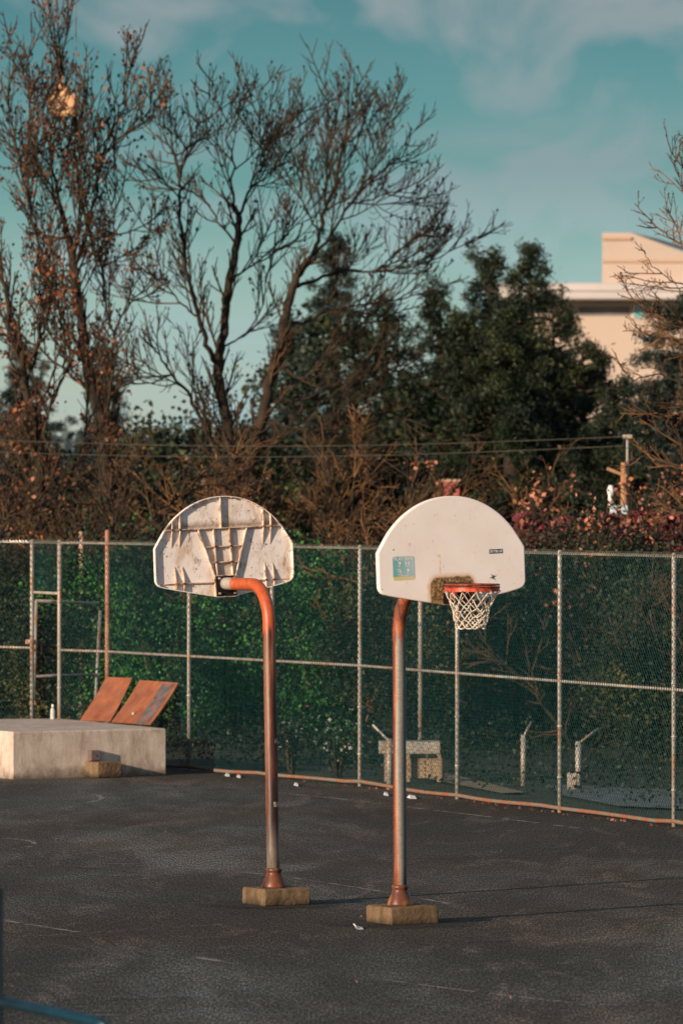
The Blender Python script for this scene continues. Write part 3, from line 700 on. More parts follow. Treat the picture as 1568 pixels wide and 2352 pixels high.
# spare posts of an older fence behind
def armed_post(px, top, bot, armdx, armdy, lab, r_=.035, extra=False):
    b_ = Gp(px, bot); root = thing('barbed_wire_post', (b_.x, b_.y, -.03), lab, 'fence post', 'short posts with angled arms behind the fence')
    tp = P(px, top, b_.y); g = MB(); g.tube([(b_.x, b_.y, -.03), tp], r_, 10); link('post', g, M['galv'], root, True)
    e = P(px + armdx, top + armdy, b_.y + .2); g = MB(); g.tube([tp - Vector((0, 0, .03)), e], .016, 6); link('angled_arm', g, M['galv'], root, True)
    if extra: g = MB(); g.box((b_.x - .08, b_.y, .09), (.12, .1, .24), bev=.01); link('post_box', g, M['galv'], root)
armed_post(1201, 1688, 1800, 18, -30, 'short pale post with a thin arm, middle one of three behind the fence')
armed_post(1327, 1703, 1812, 46, -30, 'short pale post with long raised arm, seen near the right bay of fence', .04, True)
armed_post(894, 1697, 1813, -38, -32, 'short pale post with arm leaning left beside the wooden table', .04)
b_ = P(965, 1700, 92); ro = thing('fence_post', (b_.x, b_.y, 0), 'tall pale galvanised post standing behind the fence by the table', 'fence post')
g = MB(); g.lathe((b_.x, b_.y, 0), [(.034, 0), (.034, 2.7), (.02, 2.72)], 12); link('post', g, M['galv'], ro, True); g = MB(); g.lathe((b_.x, b_.y, 2.72), [(.036, 0), (.036, .02), (.012, .045)], 12); link('cap', g, M['galv'], ro)
b_ = P(187, 1240, 103.5); g = MB(); g.lathe((b_.x, b_.y, 0), [(.036, 0), (.036, 3.05), (.02, 3.07)], 12); ro = thing('fence_post', (b_.x, b_.y, 0), 'rusty post top poking above the fence beside the open gate', 'fence post'); link('post', g, M['galvrust'], ro, True); g = MB(); g.lathe((b_.x, b_.y, 3.07), [(.038, 0), (.038, .02), (.012, .04)], 12); link('cap', g, M['galvrust'], ro)
# table behind the fence
tb = P(940, 1700, 83.2); ta = thing('picnic_table', (tb.x, tb.y, 0), 'weathered pale wooden table behind the fence and right pole', 'table')
zt = tb.z
g = MB(); g.box((tb.x, tb.y, zt - .09), (.80, .5, .16), bev=.01); link('tabletop', g, M['galv'], ta)
g = MB()
for i in range(6): g.box((tb.x + .0 + i * .082, tb.y - .1, zt - .36), (.076, .03, .26), bev=.004)
link('side_panel', g, M['wood'], ta)
for dx, dy in ((-.3, -.2), (-.02, -.2), (.38, -.2), (.38, .2), (-.3, .2)):
    g = MB(); g.box((tb.x + dx, tb.y + dy, (zt - .17) / 2), (.05, .05, zt - .17), bev=.004); link('leg', g, M['wood'], ta)
pa = MB(); q = [Gp(1010, 1775), Gp(1130, 1812), Gp(1200, 1838), Gp(1000, 1840)]
qq = [P(1015, 1762, 88), P(1100, 1790, 85), P(1190, 1826, 81.0), P(1100, 1826, 81.5), P(1012, 1800, 84)]
pa.add([(v.x, v.y, .0) for v in [Vector((1.36, 86, 0)), Vector((2.3, 80.2, 0)), Vector((2.0, 80.0, 0)), Vector((1.0, 84.5, 0))]], [[0, 1, 2, 3]])
tag(link('path', pa, M['wood']), 'pale gravel path behind the fence', kind='structure')
pa = MB(); pa.add([(2.6, 82.5, .0), (5.6, 79.5, .0), (5.6, 74.5, .0), (3.3, 76.8, .0), (2.75, 79.4, 0)], [[0, 1, 2, 3, 4]])
tag(link('pavement', pa, noisemat('grey_paving', (.10, .11, .11), (.17, .18, .18), 3, .8)), 'grey paved strip behind the right part of the fence', kind='structure')

# ------------------------------------------------------------------ concrete platform and what stands on it
PA, PB, PC_, PD = (-4.28, 83.8), (-2.33, 85.0), (-3.9, 88.7), (-6.8, 87.9)
PE = (-5.1, 85.15)
g = MB(); H = .62; poly = [PA, PB, PC_, PD, PE]
def shrink(poly, d):
    cx = sum(p[0] for p in poly) / len(poly); cy = sum(p[1] for p in poly) / len(poly); return [(x + (cx - x) * d, y + (cy - y) * d) for x, y in poly]
n = 5; pr = [(poly, 0), (poly, H - .015), (shrink(poly, .010), H)]; V = []
for pl, z in pr: V += [(x, y, z) for x, y in pl]
g.add(V, [[r_ * n + i, r_ * n + (i + 1) % n, (r_ + 1) * n + (i + 1) % n, (r_ + 1) * n + i] for r_ in range(2) for i in range(n)] + [list(range(2 * n, 3 * n)), list(range(n - 1, -1, -1))])
tag(link('concrete_platform', g, M['platform']), 'large stained concrete platform at the left edge of the court', 'platform')
fd = Vector((PB[0] - PA[0], PB[1] - PA[1], 0)).normalized(); fn = Vector((fd.y, -fd.x, 0)); PM = Matrix((fd, -fn, Vector((0, 0, 1)))).transposed()
def on_front(px, z=0):
    for k in range(2000):
        s_ = k / 1000 * 2.4; p = Vector((PA[0], PA[1], 0)) + fd * s_
        if CX + p.x * FP / p.y >= px: return p
    return p
p = on_front(222); c0 = p + fn * .18
g = MB(); g.box((c0.x, c0.y, .105), (.36, .34, .21), PM, bev=.012)
tag(rough_up(link('concrete_step', g, M['footing']), .010, .04, 5), 'small concrete block against the front of the platform', 'concrete block')
c1_ = on_front(213) + fn * .045
ob = thing('outlet_box', (c1_.x, c1_.y, .215), 'grey metal outlet box on the small concrete block', 'electrical box')
g = MB(); g.box((c1_.x, c1_.y, .285), (.155, .085, .14), PM, bev=.006); link('box_body', g, M['greystrip'], ob)
g = MB(); q = c1_ + fn * .044; g.box((q.x, q.y, .285), (.13, .008, .115), PM, bev=.002); g.box((q.x, q.y - .008, .285), (.02, .012, .02), PM); link('box_cover', g, M['greystrip'], ob)
# rusty plates
def PZ(px, Y): return Vector(((px - CX) * Y / FP, Y, .625))
def plate(bl, br, tr, tl, lab, strip=False, kink=None):
    root = thing('rusty_plate', (bl + br) / 2, lab, 'metal plate', 'rusty plates leaning back on the platform')
    nrm = (br - bl).cross(tl - bl).normalized(); th = nrm * .012
    nu, nv = 8, 10; V = []
    for sd in (0, 1):
        for j in range(nv + 1):
            for i in range(nu + 1):
                s_, q = i / nu, j / nv; p = (bl.lerp(br, s_)).lerp(tl.lerp(tr, s_), q)
                p = p + nrm * (-.015 * math.sin(math.pi * q)) - (tl - bl).normalized() * .0; V.append(tuple(p - th * sd))
    m_ = (nu + 1) * (nv + 1); F = []
    for j in range(nv):
        for i in range(nu):
            a = j * (nu + 1) + i; F.append([a, a + 1, a + nu + 2, a + nu + 1]); F.append([m_ + a, m_ + a + nu + 1, m_ + a + nu + 2, m_ + a + 1])
    for i in range(nu): F.append([i, m_ + i, m_ + i + 1, i + 1]); a = nv * (nu + 1) + i; F.append([a, a + 1, m_ + a + 1, m_ + a])
    for j in range(nv): a = j * (nu + 1); F.append([a, a + nu + 1, m_ + a + nu + 1, m_ + a]); a += nu; F.append([a, m_ + a, m_ + a + nu + 1, a + nu + 1])
    g = MB(); g.add(V, F); link('plate', g, M['plate'], root, False)
    if strip:
        V = []
        for j in range(nv + 1):
            for s_ in (.62, .93):
                q = .02 + .94 * j / nv; p = (bl.lerp(br, s_)).lerp(tl.lerp(tr, s_), q) + nrm * (-.015 * math.sin(math.pi * q)) + nrm * .004; V.append(tuple(p))
        g = MB(); g.add(V, [[2 * j, 2 * j + 1, 2 * j + 3, 2 * j + 2] for j in range(nv)]); link('grey_strip', g, M['greystrip'], root)
        g = MB(); p = (bl.lerp(br, .42)).lerp(tl.lerp(tr, .42), .22); g.tube([p + nrm * .004, p + nrm * .03], [.03, .012], 8); link('handle', g, M['galv'], root)
    else:
        g = MB()
        for s_, q in ((.3, .9),): p = (bl.lerp(br, s_)).lerp(tl.lerp(tr, s_), q); g.tube([p - nrm * .03, p + nrm * .006], .01, 8)
        link('bolt', g, M['galv'], root)
plate(PZ(184, 87.9), PZ(253, 87.4), P(304, 1557, 87.9), P(244, 1555, 88.4), 'plain rusty metal plate, left one of the two leaning on the platform')
plate(PZ(256, 87.2), PZ(345, 86.2), P(410, 1568, 86.7), P(321, 1562, 87.7), 'wider rusty metal plate with a grey strip, right one on the platform', True)
# bottle
q = P(124, 1649, 88.6); q.z = .62; q.y = 88.3
bt = thing('spray_bottle', q, 'clear plastic bottle standing on the platform before the open gate', 'bottle')
g = MB(); g.lathe(q, [(.030, 0), (.034, .01), (.034, .11), (.030, .14), (.013, .165), (.013, .175)], 14); link('bottle_body', g, noisemat('clear_bottle', (.34, .36, .36), (.55, .55, .53), 20, .15, b_=0), bt, True)
g = MB(); g.lathe(q + Vector((0, 0, .175)), [(.016, 0), (.016, .03), (.012, .033)], 12); link('bottle_cap', g, M['white'], bt)

# ------------------------------------------------------------------ foreground rail
rt = thing('pipe_railing', P(-6, 2300, 31) - Vector((0, 0, P(-6, 2300, 31).z)), 'out of focus blue pipe railing at the lower left corner', 'railing')
a = P(2, 2300, 31); e = P(232, 2349, 30.0)
g = MB(); g.tube([(a.x - .012, a.y, 0), (a.x - .012, a.y, P(0, 2040, 31).z)], .026, 12); link('upright', g, M['darkpaint'], rt, True)
e2 = P(330, 2368, 29.6)
g = MB(); g.tube([a + Vector((0, 0, 0)), e, e + Vector((.02, -.01, -.015)), e + Vector((.028, -.014, -.05)), e + Vector((.028, -.014, -.9))], .027, 12); link('rail', g, M['bluepaint'], rt, True)

# ------------------------------------------------------------------ small litter
rr = random.Random(3)
b_ = Gp(822, 2134)
g = MB(); g.add([(b_.x - .04, b_.y + .1, .035), (b_.x - .01, b_.y - .1, .004), (b_.x + .05, b_.y - .1, .004), (b_.x + .03, b_.y + .1, .012), (b_.x - .02, b_.y + .05, .03)], [[0, 1, 4], [1, 2, 3, 4]])
g.add([(b_.x - .045, b_.y + .1, .036), (b_.x - .035, b_.y + .02, .05), (b_.x - .01, b_.y + .05, .012)], [[0, 1, 2]])
tag(link('paper_scrap', g, M['white']), 'crumpled white paper scrap beside the right hoop footing', 'litter')
scr = [('longer white scrap under the fence right of the right pole', 945, 1831, .10), ('small white scrap by the fence left of the left pole', 522, 1780, .06), ('pale scrap by the fence foot right of the left pole', 680, 1802, .05), ('white scrap at the fence foot just left of the right pole', 886, 1824, .05), ('pale scrap at the fence foot, second one left of the left pole', 548, 1783, .05)]
for lab, px, py, w_ in scr:
    w_ *= .6
    b_ = Gp(px, py + 3); g = MB(); g.add([(b_.x - w_, b_.y + .2, .004), (b_.x - w_ * .3, b_.y - .15, .005), (b_.x + w_, b_.y - .25, .006), (b_.x + w_ * .6, b_.y + .1, .03), (b_.x - w_ * .4, b_.y + .15, .04)], [[0, 1, 2, 3, 4]])
    tag(link('litter_scrap', g, M['white']), lab, 'litter', 'pale scraps under the fence')
rng = np.random.default_rng(8); g = MB(); cen = []
for i in range(150):
    s_ = rng.uniform(FL[4], FL[-1]) if i % 3 else rng.uniform(FL[7], FL[10]); x, y = fpos(s_); cen.append((x - abs(rng.normal()) * .07, y - .08 - abs(rng.normal()) * .18, .012))
leaves(g, np.array(cen), rng.uniform(.02, .055, len(cen)), rng, .7); tag(link('leaf_litter', g, M['brownleaf']), 'dry fallen leaves gathered along the fence foot', 'fallen leaves', kind='stuff')
lf = [(493, 1905), (770, 2072 + 30), (990, 1947), (1150, 1956), (380, 1912), (950, 2005), (1450, 2200), (240, 2262), (560, 2012), (1070, 2096), (1210, 1990), (700, 1895)]
for i, (px, py) in enumerate(lf[:0]): pass
g = MB(); cen = np.array([tuple(Gp(px, py) + Vector((0, 0, .012))) for px, py in lf + [(random.Random(i).uniform(0, 1568), random.Random(i + 99).uniform(1880, 2340)) for i in range(40)]])
leaves(g, cen, rng.uniform(.010, .026, len(cen)), rng, .7); tag(link('scattered_leaves', g, M['brownleaf']), 'tiny dry leaves scattered over the asphalt', 'fallen leaves', kind='stuff')
g = MB(); cen = np.array([(-.616 + .15 + rng.normal() * .06, 58.5 - .27 + rng.normal() * .02, .015) for _ in range(22)] + [(.51 - .1 + rng.normal() * .12, 56 - .27 + rng.normal() * .02, .01) for _ in range(60)])
leaves(g, cen, .012, rng); tag(link('moss', g, M['ivyolive']), 'small green moss tufts round the hoop footings', 'moss', kind='stuff')

m, t, b = mat('damp_dirt', .95); co = geo_co(t); oc = N(t, 'ShaderNodeTexCoord').outputs['Object']
ln = N(t, 'ShaderNodeVectorMath', operation='LENGTH'); t.links.new(oc, ln.inputs[0])
dd = mth(t, 'ADD', ln.outputs[1], mth(t, 'MULTIPLY', mth(t, 'SUBTRACT', noise(t, co, 4, 5, .7, 0, (1, .5, 1)), .5), .9))
t.links.new(ramp(t, [(.30, .9), (.75, .0)], dd), b.inputs['Alpha']); b.inputs['Base Color'].default_value = (.014, .011, .008, 1); M['damp'] = m
for (x, y), lab in (((-.616, 58.5), 'dark damp stain round the left footing'), ((.51, 56.0), 'dark damp stain round the right footing')):
    g = MB(); g.add([(-1, -1.2, 0), (1, -1.2, 0), (1, 1.2, 0), (-1, 1.2, 0)], [[0, 1, 2, 3]]); o = link('ground_stain', g, M['damp']); o.location = (x, y, .0075); tag(o, lab, kind='structure')
# ------------------------------------------------------------------ vegetation
def norm(v):
    l = math.sqrt(v[0] ** 2 + v[1] ** 2 + v[2] ** 2) or 1; return (v[0] / l, v[1] / l, v[2] / l)
def child_dir(d, ang, rr):
    r1 = norm((rr.gauss(0, 1), rr.gauss(0, .8), rr.gauss(0, 1)))
    k = r1[0] * d[0] + r1[1] * d[1] + r1[2] * d[2]; s = norm((r1[0] - k * d[0], r1[1] - k * d[1], r1[2] - k * d[2]))
    c_, q = math.cos(ang), math.sin(ang); return (d[0] * c_ + s[0] * q, d[1] * c_ + s[1] * q, d[2] * c_ + s[2] * q)
def sprout(T, p, d, L, r0, lev, cfg, rr, tips):
    n = 5 if L > .35 else 4; pts = [p]; up = cfg['up'][min(lev, len(cfg['up']) - 1)]; jit = cfg.get('jit', .16)
    dirs = []
    for i in range(n - 1):
        d = norm((d[0] + rr.gauss(0, jit), d[1] + rr.gauss(0, jit), d[2] + up + rr.gauss(0, jit))); st = L / (n - 1)
        p = (p[0] + d[0] * st, p[1] + d[1] * st, p[2] + d[2] * st); pts.append(p); dirs.append(d)
    rmin = cfg['rmin']; r1 = max(r0 * .45, rmin); T.add(pts, max(r0, rmin), r1)
    if lev >= cfg['levels']: tips.append((pts[-1], d)); return
    nc = max(2, int(L * cfg['dens'][min(lev, len(cfg['dens']) - 1)] + rr.random()))
    for j in range(nc):
        s = .15 + .83 * (j + rr.random() * .8) / nc; s = min(s, .99); k = min(int(s * (n - 1)), n - 2); f = s * (n - 1) - k
        q = tuple(pts[k][a] + (pts[k + 1][a] - pts[k][a]) * f for a in range(3))
        cl = L * rr.uniform(.32, .60) * (1.15 - .55 * s)
        if cl < cfg.get('lmin', .08): continue
        sprout(T, q, child_dir(dirs[k], rr.uniform(.4, .85), rr), cl, max(r0 * .62, rmin), lev + 1, cfg, rr, tips)
def catmull(pts, per=5):
    out = []
    for i in range(len(pts) - 1):
        p0 = pts[i - 1] if i else pts[0] * 2 - pts[1]; p1, p2 = pts[i], pts[i + 1]; p3 = pts[i + 2] if i + 2 < len(pts) else p2 * 2 - p1
        for k in range(per):
            s = k / per; out.append(.5 * ((2 * p1) + (-p0 + p2) * s + (2 * p0 - 5 * p1 + 4 * p2 - p3) * s * s + (-p0 + 3 * p1 - 3 * p2 + p3) * s ** 3))
    return out + [pts[-1]]
def guided_tree(name, Y, limbs, label, cfg, seed, trunkmat, twigmat, leaf=None, group='bare trees behind the fence'):
    """limbs: (list of (px, py[, dY]), r_start, r_end, first child position)"""
    rr = random.Random(seed); b_ = limbs[0][0][0]; bx = (b_[0] - CX) * Y / FP
    root = thing(name, (bx, Y, 0), label, 'tree', group)
    tr = MB(); T = Twigs(); tips = []
    for li, (pp, r0, r1, s0_) in enumerate(limbs):
        dy = rr.uniform(-2.2, 2.2) if li else 0; pts = []
        for i, p in enumerate(pp):
            yy = Y + (p[2] if len(p) > 2 else dy * i / max(1, len(pp) - 1)); v = P(p[0], p[1], yy)
            if li == 0 and i == 0: v.z = 0
            pts.append(v)
        c_ = catmull(pts, 5); c_ = [v + Vector((rr.gauss(0, .018), rr.gauss(0, .03), rr.gauss(0, .01))) for v in c_]
        n = len(c_); rad = [(r0 + (r1 - r0) * (i / (n - 1)) ** .6) * (.52 if li else .72) for i in range(n)]
        tr.tube(c_, rad, 7)
        Ls = [0]
        for a, b2 in zip(c_, c_[1:]): Ls.append(Ls[-1] + (b2 - a).length)
        tot = Ls[-1]; nc = int(tot * (1 - s0_) * cfg['limbdens'])
        for j in range(nc):
            s = (s0_ + (1 - s0_) * (j + rr.random()) / nc) * tot; k = min(np.searchsorted(Ls, s) - 1, n - 2); k = max(k, 0)
            q = c_[k].lerp(c_[k + 1], (s - Ls[k]) / max(1e-6, Ls[k + 1] - Ls[k])); d = tuple((c_[k + 1] - c_[k]).normalized())
            rem = 1 - s / tot; cl = cfg['len'] * rr.uniform(.45, 1.1) * (.45 + .75 * rem)
            sprout(T, tuple(q), child_dir(d, rr.uniform(.30, .72), rr), cl, max(min(rad[k] * .5, .03), cfg['rmin'] * 3.0), 1, cfg, rr, tips)
        tips.append((tuple(c_[-1]), (0, 0, 1)))
    link('trunk', tr, trunkmat, root, True)
    cr = MB(); T.into(cr, 3)
    # buds on the shoot ends
    if cfg.get('bud'):
        tp = np.array([t_[0] for t_ in tips]); rg = np.random.default_rng(seed); sel = rg.random(len(tp)) < cfg.get('budp', .6); tp = tp[sel]; s = cfg['bud']
        o = np.array([(1, 0, 0), (0, 1, 0), (-1, 0, 0), (0, -1, 0), (0, 0, 1.5), (0, 0, -1.2)]) * s
        V = (tp[:, None] + o[None] * rg.uniform(.6, 1.2, (len(tp), 1, 1))).reshape(-1, 3)
        fq = np.array([(0, 1, 4), (1, 2, 4), (2, 3, 4), (3, 0, 4), (1, 0, 5), (2, 1, 5), (3, 2, 5), (0, 3, 5)])
        cr.add(V, (fq[None] + (np.arange(len(tp)) * 6)[:, None, None]).reshape(-1, 3))
    link('crown', cr, twigmat, root, True)
    if leaf:
        mt, per, size, spread, prob = leaf; rg = np.random.default_rng(seed + 1); tp = np.array([t_[0] for t_ in tips]); tp = tp[rg.random(len(tp)) < prob]
        cen = (tp[:, None] + rg.normal(size=(len(tp), per, 3)) * spread + np.array([0, 0, -.03])).reshape(-1, 3)
        lm = MB(); leaves(lm, cen, rg.uniform(size * .6, size * 1.3, len(cen)), rg, .7, (0, 0, -.6)); link('dried_leaves', lm, mt, root)
    return root
cfgA = dict(up=[.10, .12, .17, .2], dens=[0, 5.0, 6.5, 5], levels=3, rmin=.0062, len=1.7, limbdens=3.8, bud=.030, budp=.3, lmin=.15, jit=.065)
# centre tree
guided_tree('bare_tree', 120, [
    ([(530, 1240), (540, 1130), (525, 1000), (505, 880), (508, 800), (518, 720), (528, 640), (545, 560), (550, 495)], .20, .085, .35),
    ([(505, 850), (480, 805), (458, 730), (436, 655), (422, 560), (414, 470), (413, 425)], .12, .05, .2),
    ([(413, 425), (420, 370), (440, 320), (460, 270), (482, 220), (501, 172)], .05, .012, .0),
    ([(413, 425), (402, 370), (382, 320), (365, 275), (374, 222)], .045, .012, .0),
    ([(550, 495), (532, 435), (536, 370), (520, 310), (548, 250), (562, 192)], .065, .012, .0),
    ([(550, 495), (575, 430), (602, 380), (620, 320), (650, 280), (694, 240)], .065, .012, .0),
    ([(545, 560), (505, 515), (478, 470), (440, 440), (395, 430), (352, 400), (305, 380)], .05, .014, .1),
    ([(602, 380), (598, 320), (592, 260), (603, 192)], .035, .012, .0),
    ([(575, 430), (620, 400), (660, 352), (690, 300)], .035, .012, .0),
    ([(545, 1120), (470, 980), (430, 900), (395, 860), (370, 820), (345, 795), (320, 768)], .10, .02, .1),
    ([(395, 860), (345, 880), (300, 850), (270, 830)], .04, .014, .0),
    ([(458, 730), (410, 690), (375, 640), (360, 570), (345, 500)], .045, .014, .0),
    ([(528, 640), (580, 610), (630, 580), (672, 520), (700, 470)], .05, .014, .0),
    ([(508, 800), (560, 770), (600, 710), (612, 640), (640, 590)], .045, .014, .1),
], 'tall bare tree with upright leaders in the middle behind the left hoop', cfgA, 3, M['bark'], M['twig'])
guided_tree('bare_tree', 124, [
    ([(575, 1240), (570, 1130), (590, 1010), (608, 920), (635, 830), (655, 740), (672, 660), (700, 610), (718, 590)], .20, .10, .3),
    ([(718, 590), (735, 530), (745, 480), (752, 375), (757, 300), (750, 240), (745, 152)], .10, .012, .1),
    ([(745, 480), (770, 420), (782, 350), (800, 280), (808, 220), (815, 152)], .06, .012, .0),
    ([(718, 590), (760, 540), (800, 470), (850, 415), (890, 380), (930, 330), (970, 275)], .08, .012, .1),
    ([(800, 470), (850, 460), (905, 440), (965, 448)], .045, .014, .0),
    ([(672, 660), (730, 640), (800, 620), (860, 625), (950, 610), (1030, 580), (1120, 530)], .09, .016, .15),
    ([(860, 625), (910, 580), (960, 545), (1010, 520)], .04, .014, .0),
    ([(655, 740), (700, 740), (760, 712), (830, 700), (900, 690), (980, 670), (1060, 640)], .08, .018, .15),
    ([(635, 830), (690, 868), (735, 840), (770, 790), (830, 745), (880, 735), (940, 700)], .085, .02, .1),
    ([(608, 920), (680, 920), (740, 900), (800, 870), (870, 850), (930, 860), (1000, 900)], .08, .02, .1),
    ([(600, 960), (680, 985), (760, 985), (830, 960), (900, 950), (980, 980), (1060, 1000)], .07, .02, .1),
    ([(590, 1010), (660, 1050), (740, 1060), (820, 1050), (900, 1070)], .06, .02, .1),
    ([(735, 530), (700, 480), (690, 420), (700, 350), (705, 260)], .045, .012, .1),
    ([(752, 375), (790, 330), (830, 310), (868, 250)], .03, .012, .0),
    ([(850, 415), (860, 350), (880, 300), (885, 260)], .03, .012, .0),
], 'wide bare tree whose long branches sweep to the right above the hoops', cfgA, 8, M['bark'], M['twig'])
cfgL = dict(up=[.12, .15, .22, .24], dens=[0, 5.0, 6.5, 5], levels=3, rmin=.0062, len=1.5, limbdens=4.2, bud=.030, budp=.3, lmin=.14, jit=.065)
guided_tree('leafy_brown_tree', 116, [
    ([(248, 1250), (243, 1150), (240, 1000), (215, 900), (200, 830), (185, 730), (172, 627), (160, 560), (150, 520)], .24, .09, .1),
    ([(150, 520), (130, 430), (116, 350), (122, 250), (118, 150), (122, 60), (116, -40)], .08, .012, .0),
    ([(172, 627), (205, 500), (228, 400), (240, 340), (270, 260), (290, 200), (305, 140), (318, 95)], .08, .012, .0),
    ([(228, 400), (250, 340), (300, 300), (340, 260), (348, 180)], .04, .012, .0),
    ([(122, 250), (140, 180), (150, 100), (158, 10)], .035, .012, .0),
    ([(200, 830), (140, 720), (100, 600), (70, 480), (40, 340), (20, 230), (28, 65)], .08, .012, .1),
    ([(70, 480), (62, 380), (70, 260), (68, 170), (70, 70)], .04, .012, .0),
    ([(150, 520), (110, 420), (60, 340), (10, 290), (-30, 230)], .05, .012, .1),
    ([(240, 1000), (255, 880), (262, 770), (300, 700), (350, 640)], .07, .015, .1),
    ([(262, 770), (240, 680), (240, 600), (262, 520), (265, 420), (262, 300)], .05, .012, .0),
    ([(185, 730), (180, 600), (185, 480), (180, 350), (200, 240), (190, 150)], .06, .012, .0),
    ([(215, 900), (150, 850), (90, 800), (30, 760), (-30, 740)], .06, .02, .1),
], 'tall tree hung with dried brown leaves at the left edge', cfgL, 21, M['bark'], M['twig'], (M['brownleaf'], 3, .085, .07, .5))
guided_tree('leafy_brown_tree', 112, [
    ([(120, 1250), (100, 1150), (90, 1000), (60, 900), (50, 800), (20, 700), (0, 600), (-20, 500)], .16, .04, .1),
    ([(90, 1000), (130, 900), (150, 800), (135, 700), (130, 600)], .07, .02, .1),
    ([(100, 1150), (40, 1050), (0, 1000), (-40, 900)], .07, .02, .1),
    ([(60, 900), (90, 780), (95, 660), (85, 560)], .05, .02, .1),
    ([(110, 1200), (170, 1080), (200, 980), (205, 880)], .06, .02, .1),
], 'shorter brown-leaved tree low in the far left corner of the trees', cfgL, 31, M['bark'], M['twig'], (M['brownleaf'], 4, .09, .09, .7))
# near tree on the right, in focus
cfgR = dict(up=[.0, .02, .09, .13], dens=[0, 5, 7.5, 8], levels=3, rmin=.0046, len=1.0, limbdens=3.8, bud=.012, budp=.6, lmin=.07, jit=.11)
guided_tree('bare_tree', 92, [
    ([(1700, 1300), (1690, 1150), (1670, 1000), (1660, 850), (1645, 700), (1630, 560), (1610, 450)], .20, .03, .1),
    ([(1670, 1000), (1610, 900), (1568, 880), (1500, 860), (1450, 870), (1425, 840), (1415, 822)], .05, .009, .1),
    ([(1660, 850), (1600, 800), (1560, 780), (1510, 775), (1470, 760), (1440, 730)], .05, .009, .1),
    ([(1655, 800), (1590, 740), (1540, 725), (1490, 715), (1450, 690)], .04, .008, .1),
    ([(1645, 700), (1600, 660), (1550, 650), (1500, 610), (1470, 575)], .04, .008, .1),
    ([(1640, 650), (1600, 580), (1560, 560), (1520, 530), (1492, 508)], .04, .008, .1),
    ([(1630, 560), (1600, 490), (1575, 460), (1555, 400), (1540, 350)], .035, .008, .1),
    ([(1665, 930), (1600, 940), (1550, 930), (1500, 900)], .04, .008, .1),
    ([(1690, 1150), (1600, 1080), (1560, 1010), (1520, 960), (1480, 930)], .05, .010, .1),
    ([(1690, 1150), (1610, 1090), (1540, 1075), (1480, 1050), (1440, 1060)], .045, .010, .1),
    ([(1620, 500), (1580, 420), (1562, 340), (1575, 300)], .03, .008, .1),
    ([(1695, 1200), (1610, 1180), (1540, 1160), (1500, 1140)], .04, .010, .1),
], 'fine bare tree close behind the fence at the right edge', cfgR, 5, M['bark'], M['twigpale'], (M['brownleaf'], 1, .06, .03, .012))

def thicket(name, cx, Y, w_, h_, nst, label, seed, twigmat, leafm=None, base=0, lean=0, cat='bush', group='brown thickets behind the fence', leafn=2, lsize=.09, lprob=.5, dy=3):
    rr = random.Random(seed); X = (cx - CX) * Y / FP; root = thing(name, (X, Y, 0), label, cat, group)
    T = Twigs(); tips = []; st = MB()
    cfg = dict(up=[.0, .04, .03, 0], dens=[0, 4.2, 6, 5], levels=3, rmin=.0075, jit=.17, lmin=.12)
    for i in range(nst):
        a = rr.uniform(0, 6.28); d = norm((math.cos(a) * rr.uniform(.15, .7) + lean, math.sin(a) * .4, 1.0)); x0 = X + rr.uniform(-w_ / 2, w_ / 2); y0 = Y + rr.uniform(-dy / 2, dy / 2)
        L = h_ * rr.uniform(.55, 1.0); n = 6; p = Vector((x0, y0, 0)); pts = [p.copy()]
        for k in range(n): d = norm((d[0] + rr.gauss(0, .16), d[1] + rr.gauss(0, .1), d[2] + rr.gauss(0, .1))); p = p + Vector(d) * L / n; pts.append(p.copy())
        st.tube(pts, [.035 * (1 - .75 * k / n) for k in range(n + 1)], 5)
        for k in range(1, n):
            for _ in range(3):
                sprout(T, tuple(pts[k]), child_dir(d, rr.uniform(.4, 1.1), rr), L * rr.uniform(.16, .38), .022, 1, cfg, rr, tips)
    link('stems', st, M['bark'], root, True); g = MB(); T.into(g, 3); link('twigs', g, twigmat, root, True)
    if leafm:
        rg = np.random.default_rng(seed); tp = np.array([t_[0] for t_ in tips]); tp = tp[rg.random(len(tp)) < lprob]
        cen = (tp[:, None] + rg.normal(size=(len(tp), leafn, 3)) * .08).reshape(-1, 3); g = MB(); leaves(g, cen, rg.uniform(lsize * .6, lsize * 1.3, len(cen)), rg, .7); link('dried_leaves', g, leafm, root)
    return root
thicket('brown_bush', 40, 106, 3.2, 4.8, 12, 'brown leafy thicket at the left edge above the fence', 1, M['twig'], M['brownleafdark'])
thicket('brown_bush', 400, 108, 1.8, 4.8, 10, 'brown thicket between the left tree and the left backboard', 2, M['twig'], M['brownleafdark'])
thicket('brown_bush', 560, 110, 2.6, 5.2, 11, 'tangled tan thicket directly above the left backboard', 3, M['twigpale'], M['brownleafdark'], lprob=.2)
thicket('brown_bush', 760, 112, 3.2, 5.0, 10, 'tangled tan thicket in the gap between the two backboards', 4, M['twigpale'], M['brownleafdark'], lprob=.2, lean=.15)
thicket('brown_bush', 920, 114, 2.8, 4.2, 7, 'thin twiggy thicket left above the right backboard', 5, M['twigpale'], M['brownleafdark'], lprob=.2, lean=.2)
thicket('brown_bush', 1430, 90, 2.8, 2.9, 8, 'thin brown twigs behind the right bay of the fence', 44, M['twig'])
thicket('brown_bush', 1510, 104, 2.2, 4.0, 8, 'tan twiggy bush under the tree at the right edge', 6, M['twigpale'], M['brownleafdark'], lprob=.25, lean=-.3)
thicket('brown_bush', 200, 128, 5.5, 5.4, 12, 'dull brown scrub far behind the left tree', 7, M['twig'], M['brownleafdark'], lsize=.10, leafn=3)

